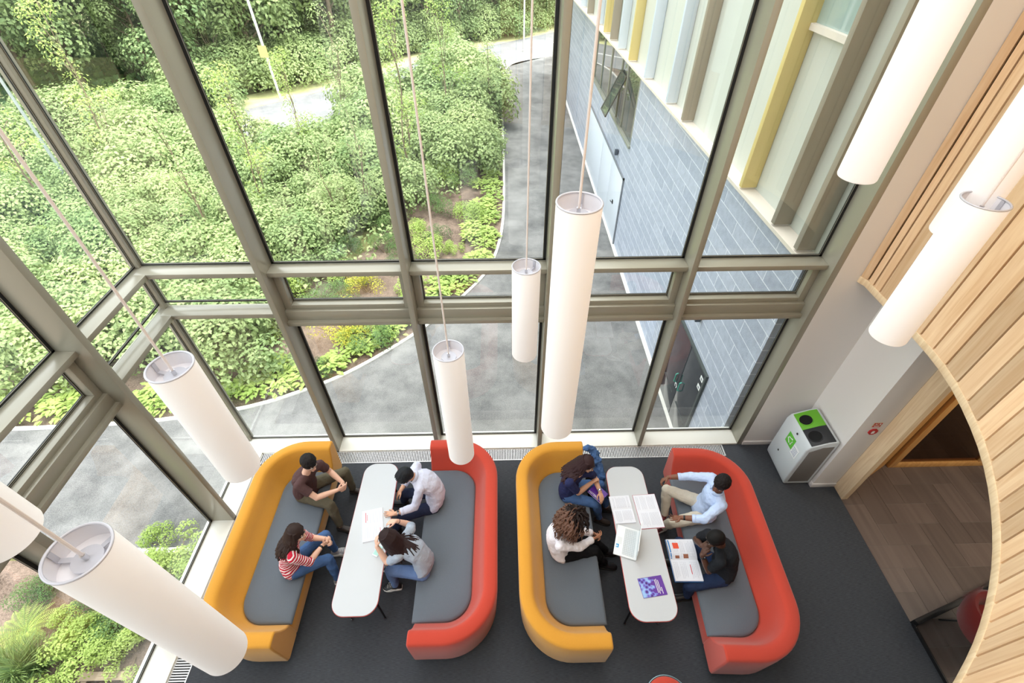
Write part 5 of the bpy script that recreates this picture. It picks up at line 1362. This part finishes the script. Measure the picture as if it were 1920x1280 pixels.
# laptop
LW = mat('laptop_white', (232, 234, 234), rough=.35); KEY = mat('key_pale', (212, 216, 218), rough=.5); KG = mat('key_gap', (176, 182, 186), rough=.6)
r = root('laptop', (1.44, 2.505, ZT), 'white open laptop with a blue sticker, turned towards the curly-haired woman', 'laptop', rz=math.radians(-19))
MB().box(-.135, .135, -.19, .19, .004, .024).build('base', LW, r, bevel=.006)
for a in (-.12, .12):
    for b in (-.17, .17): MB().cyl(a, b, 0, .005, .008, 10).build('rubber_foot', BLACK, r)
kb = MB().box(-.035, .100, -.165, .165, .0242, .0248).build('keyboard', KG, r)
mb = MB()
for i in range(6):
    for j in range(15): mb.box(-.032+.022*i, -.013+.022*i, -.163+.0218*j, -.144+.0218*j, .0248, .027)
mb.build('keys', KEY, kb)
MB().box(-.115, -.055, -.05, .04, .0242, .0252).build('trackpad', mat('trackpad', (220, 223, 225), rough=.3), r)
mb = MB().box(-.118, -.085, -.10, -.055, .0242, .0254); st = mb.build('blue_sticker', mat('sticker_blue', (60, 160, 214)), r); MB().box(-.112, -.10, -.09, -.07, .0254, .026).build('sticker_mark', mat('sign_white', (240, 240, 238)), st)
T = Matrix.Translation((.135, 0, .022)) @ Matrix.Rotation(math.radians(-4), 4, 'Y')
sc = MB().box(-.004, .006, -.19, .19, .0, .25, M=T).build('screen_lid', LW, r, bevel=.003)
MB().box(-.0048, -.004, -.172, .172, .018, .232, M=T).build('display', mat('display_pale', (150, 166, 172), rough=.15), sc)
MB().tube([(.137, -.16, .022), (.137, .16, .022)], .008, 10).build('hinge', KG, r)
# purple magazine
def magm():
    M = mat('magazine_cover', (84, 46, 150), rough=.3); N = M.node_tree.nodes; L = M.node_tree.links; b = N['Principled BSDF']; tc = [n for n in N if n.type == 'TEX_COORD'][0]
    v = N.new('ShaderNodeTexVoronoi'); v.inputs['Scale'].default_value = 26; L.new(tc.outputs['Object'], v.inputs['Vector'])
    cr = N.new('ShaderNodeValToRGB'); e = cr.color_ramp.elements; e[0].position = .18; e[0].color = lin((58, 30, 96))+(1,); e[1].position = .75; e[1].color = lin((150, 190, 232))+(1,); q = e.new(.4); q.color = lin((104, 76, 190))+(1,)
    L.new(v.outputs['Distance'], cr.inputs[0]); L.new(cr.outputs[0], b.inputs['Base Color']); return M
PUR = mat('purple_cover', (92, 42, 148), rough=.35)
r = root('magazine', (1.637, 1.995, ZT), 'purple magazine with a cell picture lying flat near the end of the right table', 'magazine', rz=math.radians(7))
MB().box(-.14, .14, -.105, .105, 0, .004).build('pages', PAPER, r)
MB().box(-.142, .142, -.107, .107, .004, .005).build('front_cover', PUR, r)
pts_ = [(-.138, -.103)]+[(.01+.035*math.sin(k*1.7), -.103+.206*k/10) for k in range(11)]+[(-.138, .103)]
MB().prism(pts_, .005, .0056).build('cover_picture', magm(), r)
mb = MB()
for k, (a, b) in enumerate(((-.075, .07), (-.085, .075), (-.06, .06), (-.09, -.02))):
    mb.box(.045+.017*k, .045+.017*k+.006, a, b, .0052, .0058)
mb.build('title_lines', mat('sign_white', (240, 240, 238)), r)
# purple notebook held on the lap
r = root('purple_notebook', (1.205, 3.222, .605), 'purple notebook with white title on the lap of the woman in navy', 'notebook', rz=math.radians(-49))
MB().box(-.105, .105, -.075, .10, 0, .012).build('pages', PAPER, r); MB().box(-.107, .107, -.077, .102, .012, .0145).build('cover', PUR, r)
fc = bpy.data.curves.new('t', 'FONT'); fc.body = 'NOTEBOOK'; fc.size = .036; fc.extrude = .0006; fc.align_x = 'CENTER'
fo = bpy.data.objects.new('t', fc); COL.objects.link(fo); dg = bpy.context.evaluated_depsgraph_get(); dg.update(); me = bpy.data.meshes.new_from_object(fo.evaluated_get(dg)); bpy.data.objects.remove(fo)
me.materials.clear(); me.materials.append(mat('sign_white', (240, 240, 238))); o = bpy.data.objects.new('title', me); COL.objects.link(o); o.parent = r; o.location = (0, -.062, .0152)
# phone
r = root('smartphone', (-1.575, 2.475, ZT), 'white smartphone on the left table beside the dark-haired reader', 'phone', rz=math.radians(-25))
MB().box(-.036, .036, -.072, .072, .001, .009).build('case', mat('phone_white', (226, 232, 232), rough=.3), r, bevel=.003); MB().box(-.032, .032, -.058, .058, .009, .0096).build('display', mat('phone_display', (150, 200, 190), rough=.2), r)
# bag and denim jacket at the end of the second yellow sofa
r = root('shoulder_bag', (1.28, 3.60, 0), 'black shoulder bag standing on the carpet beside the second yellow sofa', 'bag')
mb = MB(); mb.loft([[V((a*w_, b*d_, z)) for a, b in rrect(-1, 1, -1, 1, .5, 4)] for z, w_, d_ in ((0, .10, .15), (.02, .12, .17), (.22, .12, .16), (.34, .07, .13), (.36, .03, .10))]); mb.build('bag_body', cloth('bag', (26, 28, 34)), r, smooth=50)
MB().tube(bez([(0, -.12, .33), (.02, -.06, .44), (.02, .06, .44), (0, .12, .33)], 5), .010, 8).build('handle', cloth('bag', (26, 28, 34)), r, smooth=True)
mb = MB(); base = V((1.20, 3.80, 0))
for (a, ra, b, rb_) in (((1.12, 3.84, .76), .04, (1.22, 3.86, .70), .05), ((1.22, 3.86, .70), .05, (1.30, 3.74, .60), .055), ((1.15, 3.70, .62), .045, (1.30, 3.74, .58), .05), ((1.30, 3.74, .58), .05, (1.35, 3.56, .46), .05), ((1.22, 3.62, .50), .045, (1.34, 3.54, .42), .045), ((1.20, 3.78, .55), .05, (1.26, 3.62, .44), .05), ((1.16, 3.90, .72), .035, (1.30, 3.86, .60), .04)): mb.cone(a, ra, b, rb_)
o = remesh(mb, 'denim_jacket', DEN, base, .009, None, 3, .045, .05); tag(o, 'blue denim jacket slung over the arm of the second yellow sofa', 'jacket')
SKY_S = .95; SUN_E = 2.8; FILL_E = 250; LOB_E = 85; EXPO = 0.15
# ------------------------------------------------------------------ light
w = bpy.data.worlds.new('sky'); S.world = w; w.use_nodes = True
N = w.node_tree.nodes; L = w.node_tree.links
sk = N.new('ShaderNodeTexSky'); sk.sky_type = 'NISHITA'; sk.sun_disc = False; sk.sun_elevation = math.radians(66); sk.sun_rotation = math.radians(115); sk.air_density = 1.2; sk.dust_density = 2.5
hs = N.new('ShaderNodeHueSaturation'); hs.inputs['Saturation'].default_value = .2
L.new(sk.outputs[0], hs.inputs['Color']); L.new(hs.outputs[0], N['Background'].inputs[0]); N['Background'].inputs[1].default_value = SKY_S
sd = bpy.data.lights.new('sun', 'SUN'); sd.energy = SUN_E; sd.angle = math.radians(38); sd.color = (1, .95, .86)
so = bpy.data.objects.new('sun', sd); COL.objects.link(so)
dv = V((.06, -.20, -.97)).normalized(); so.rotation_euler = dv.to_track_quat('-Z', 'Y').to_euler()
def area(name, x, y, z, sx, sy, e, col=(1, .985, .965), rot=(0, 0, 0)):
    ld = bpy.data.lights.new(name, 'AREA'); ld.shape = 'RECTANGLE'; ld.size = sx; ld.size_y = sy; ld.energy = e; ld.color = col
    o = bpy.data.objects.new(name, ld); COL.objects.link(o); o.location = (x, y, z); o.rotation_euler = rot; return o
area('atrium_fill_light', 0, 1.2, 8.9, 6.5, 5.0, FILL_E)  # unseen fill added under the roof to brighten the atrium, no real luminaire
area('lobby_fill_light', 7, 1.5, 3.2, 1.6, 2.5, LOB_E, (1, .86, .7))  # warm fill added below the soffit to lift the dark lobby, no fitting there
# ------------------------------------------------------------------ view
S.view_settings.view_transform = 'Standard'; S.view_settings.look = 'None'; S.view_settings.gamma = 1; S.view_settings.exposure = EXPO
S.view_settings.use_curve_mapping = False
S.cycles.max_bounces = 7; S.cycles.transparent_max_bounces = 12; S.cycles.diffuse_bounces = 4; S.cycles.glossy_bounces = 3; S.cycles.caustics_reflective = False; S.cycles.caustics_refractive = False
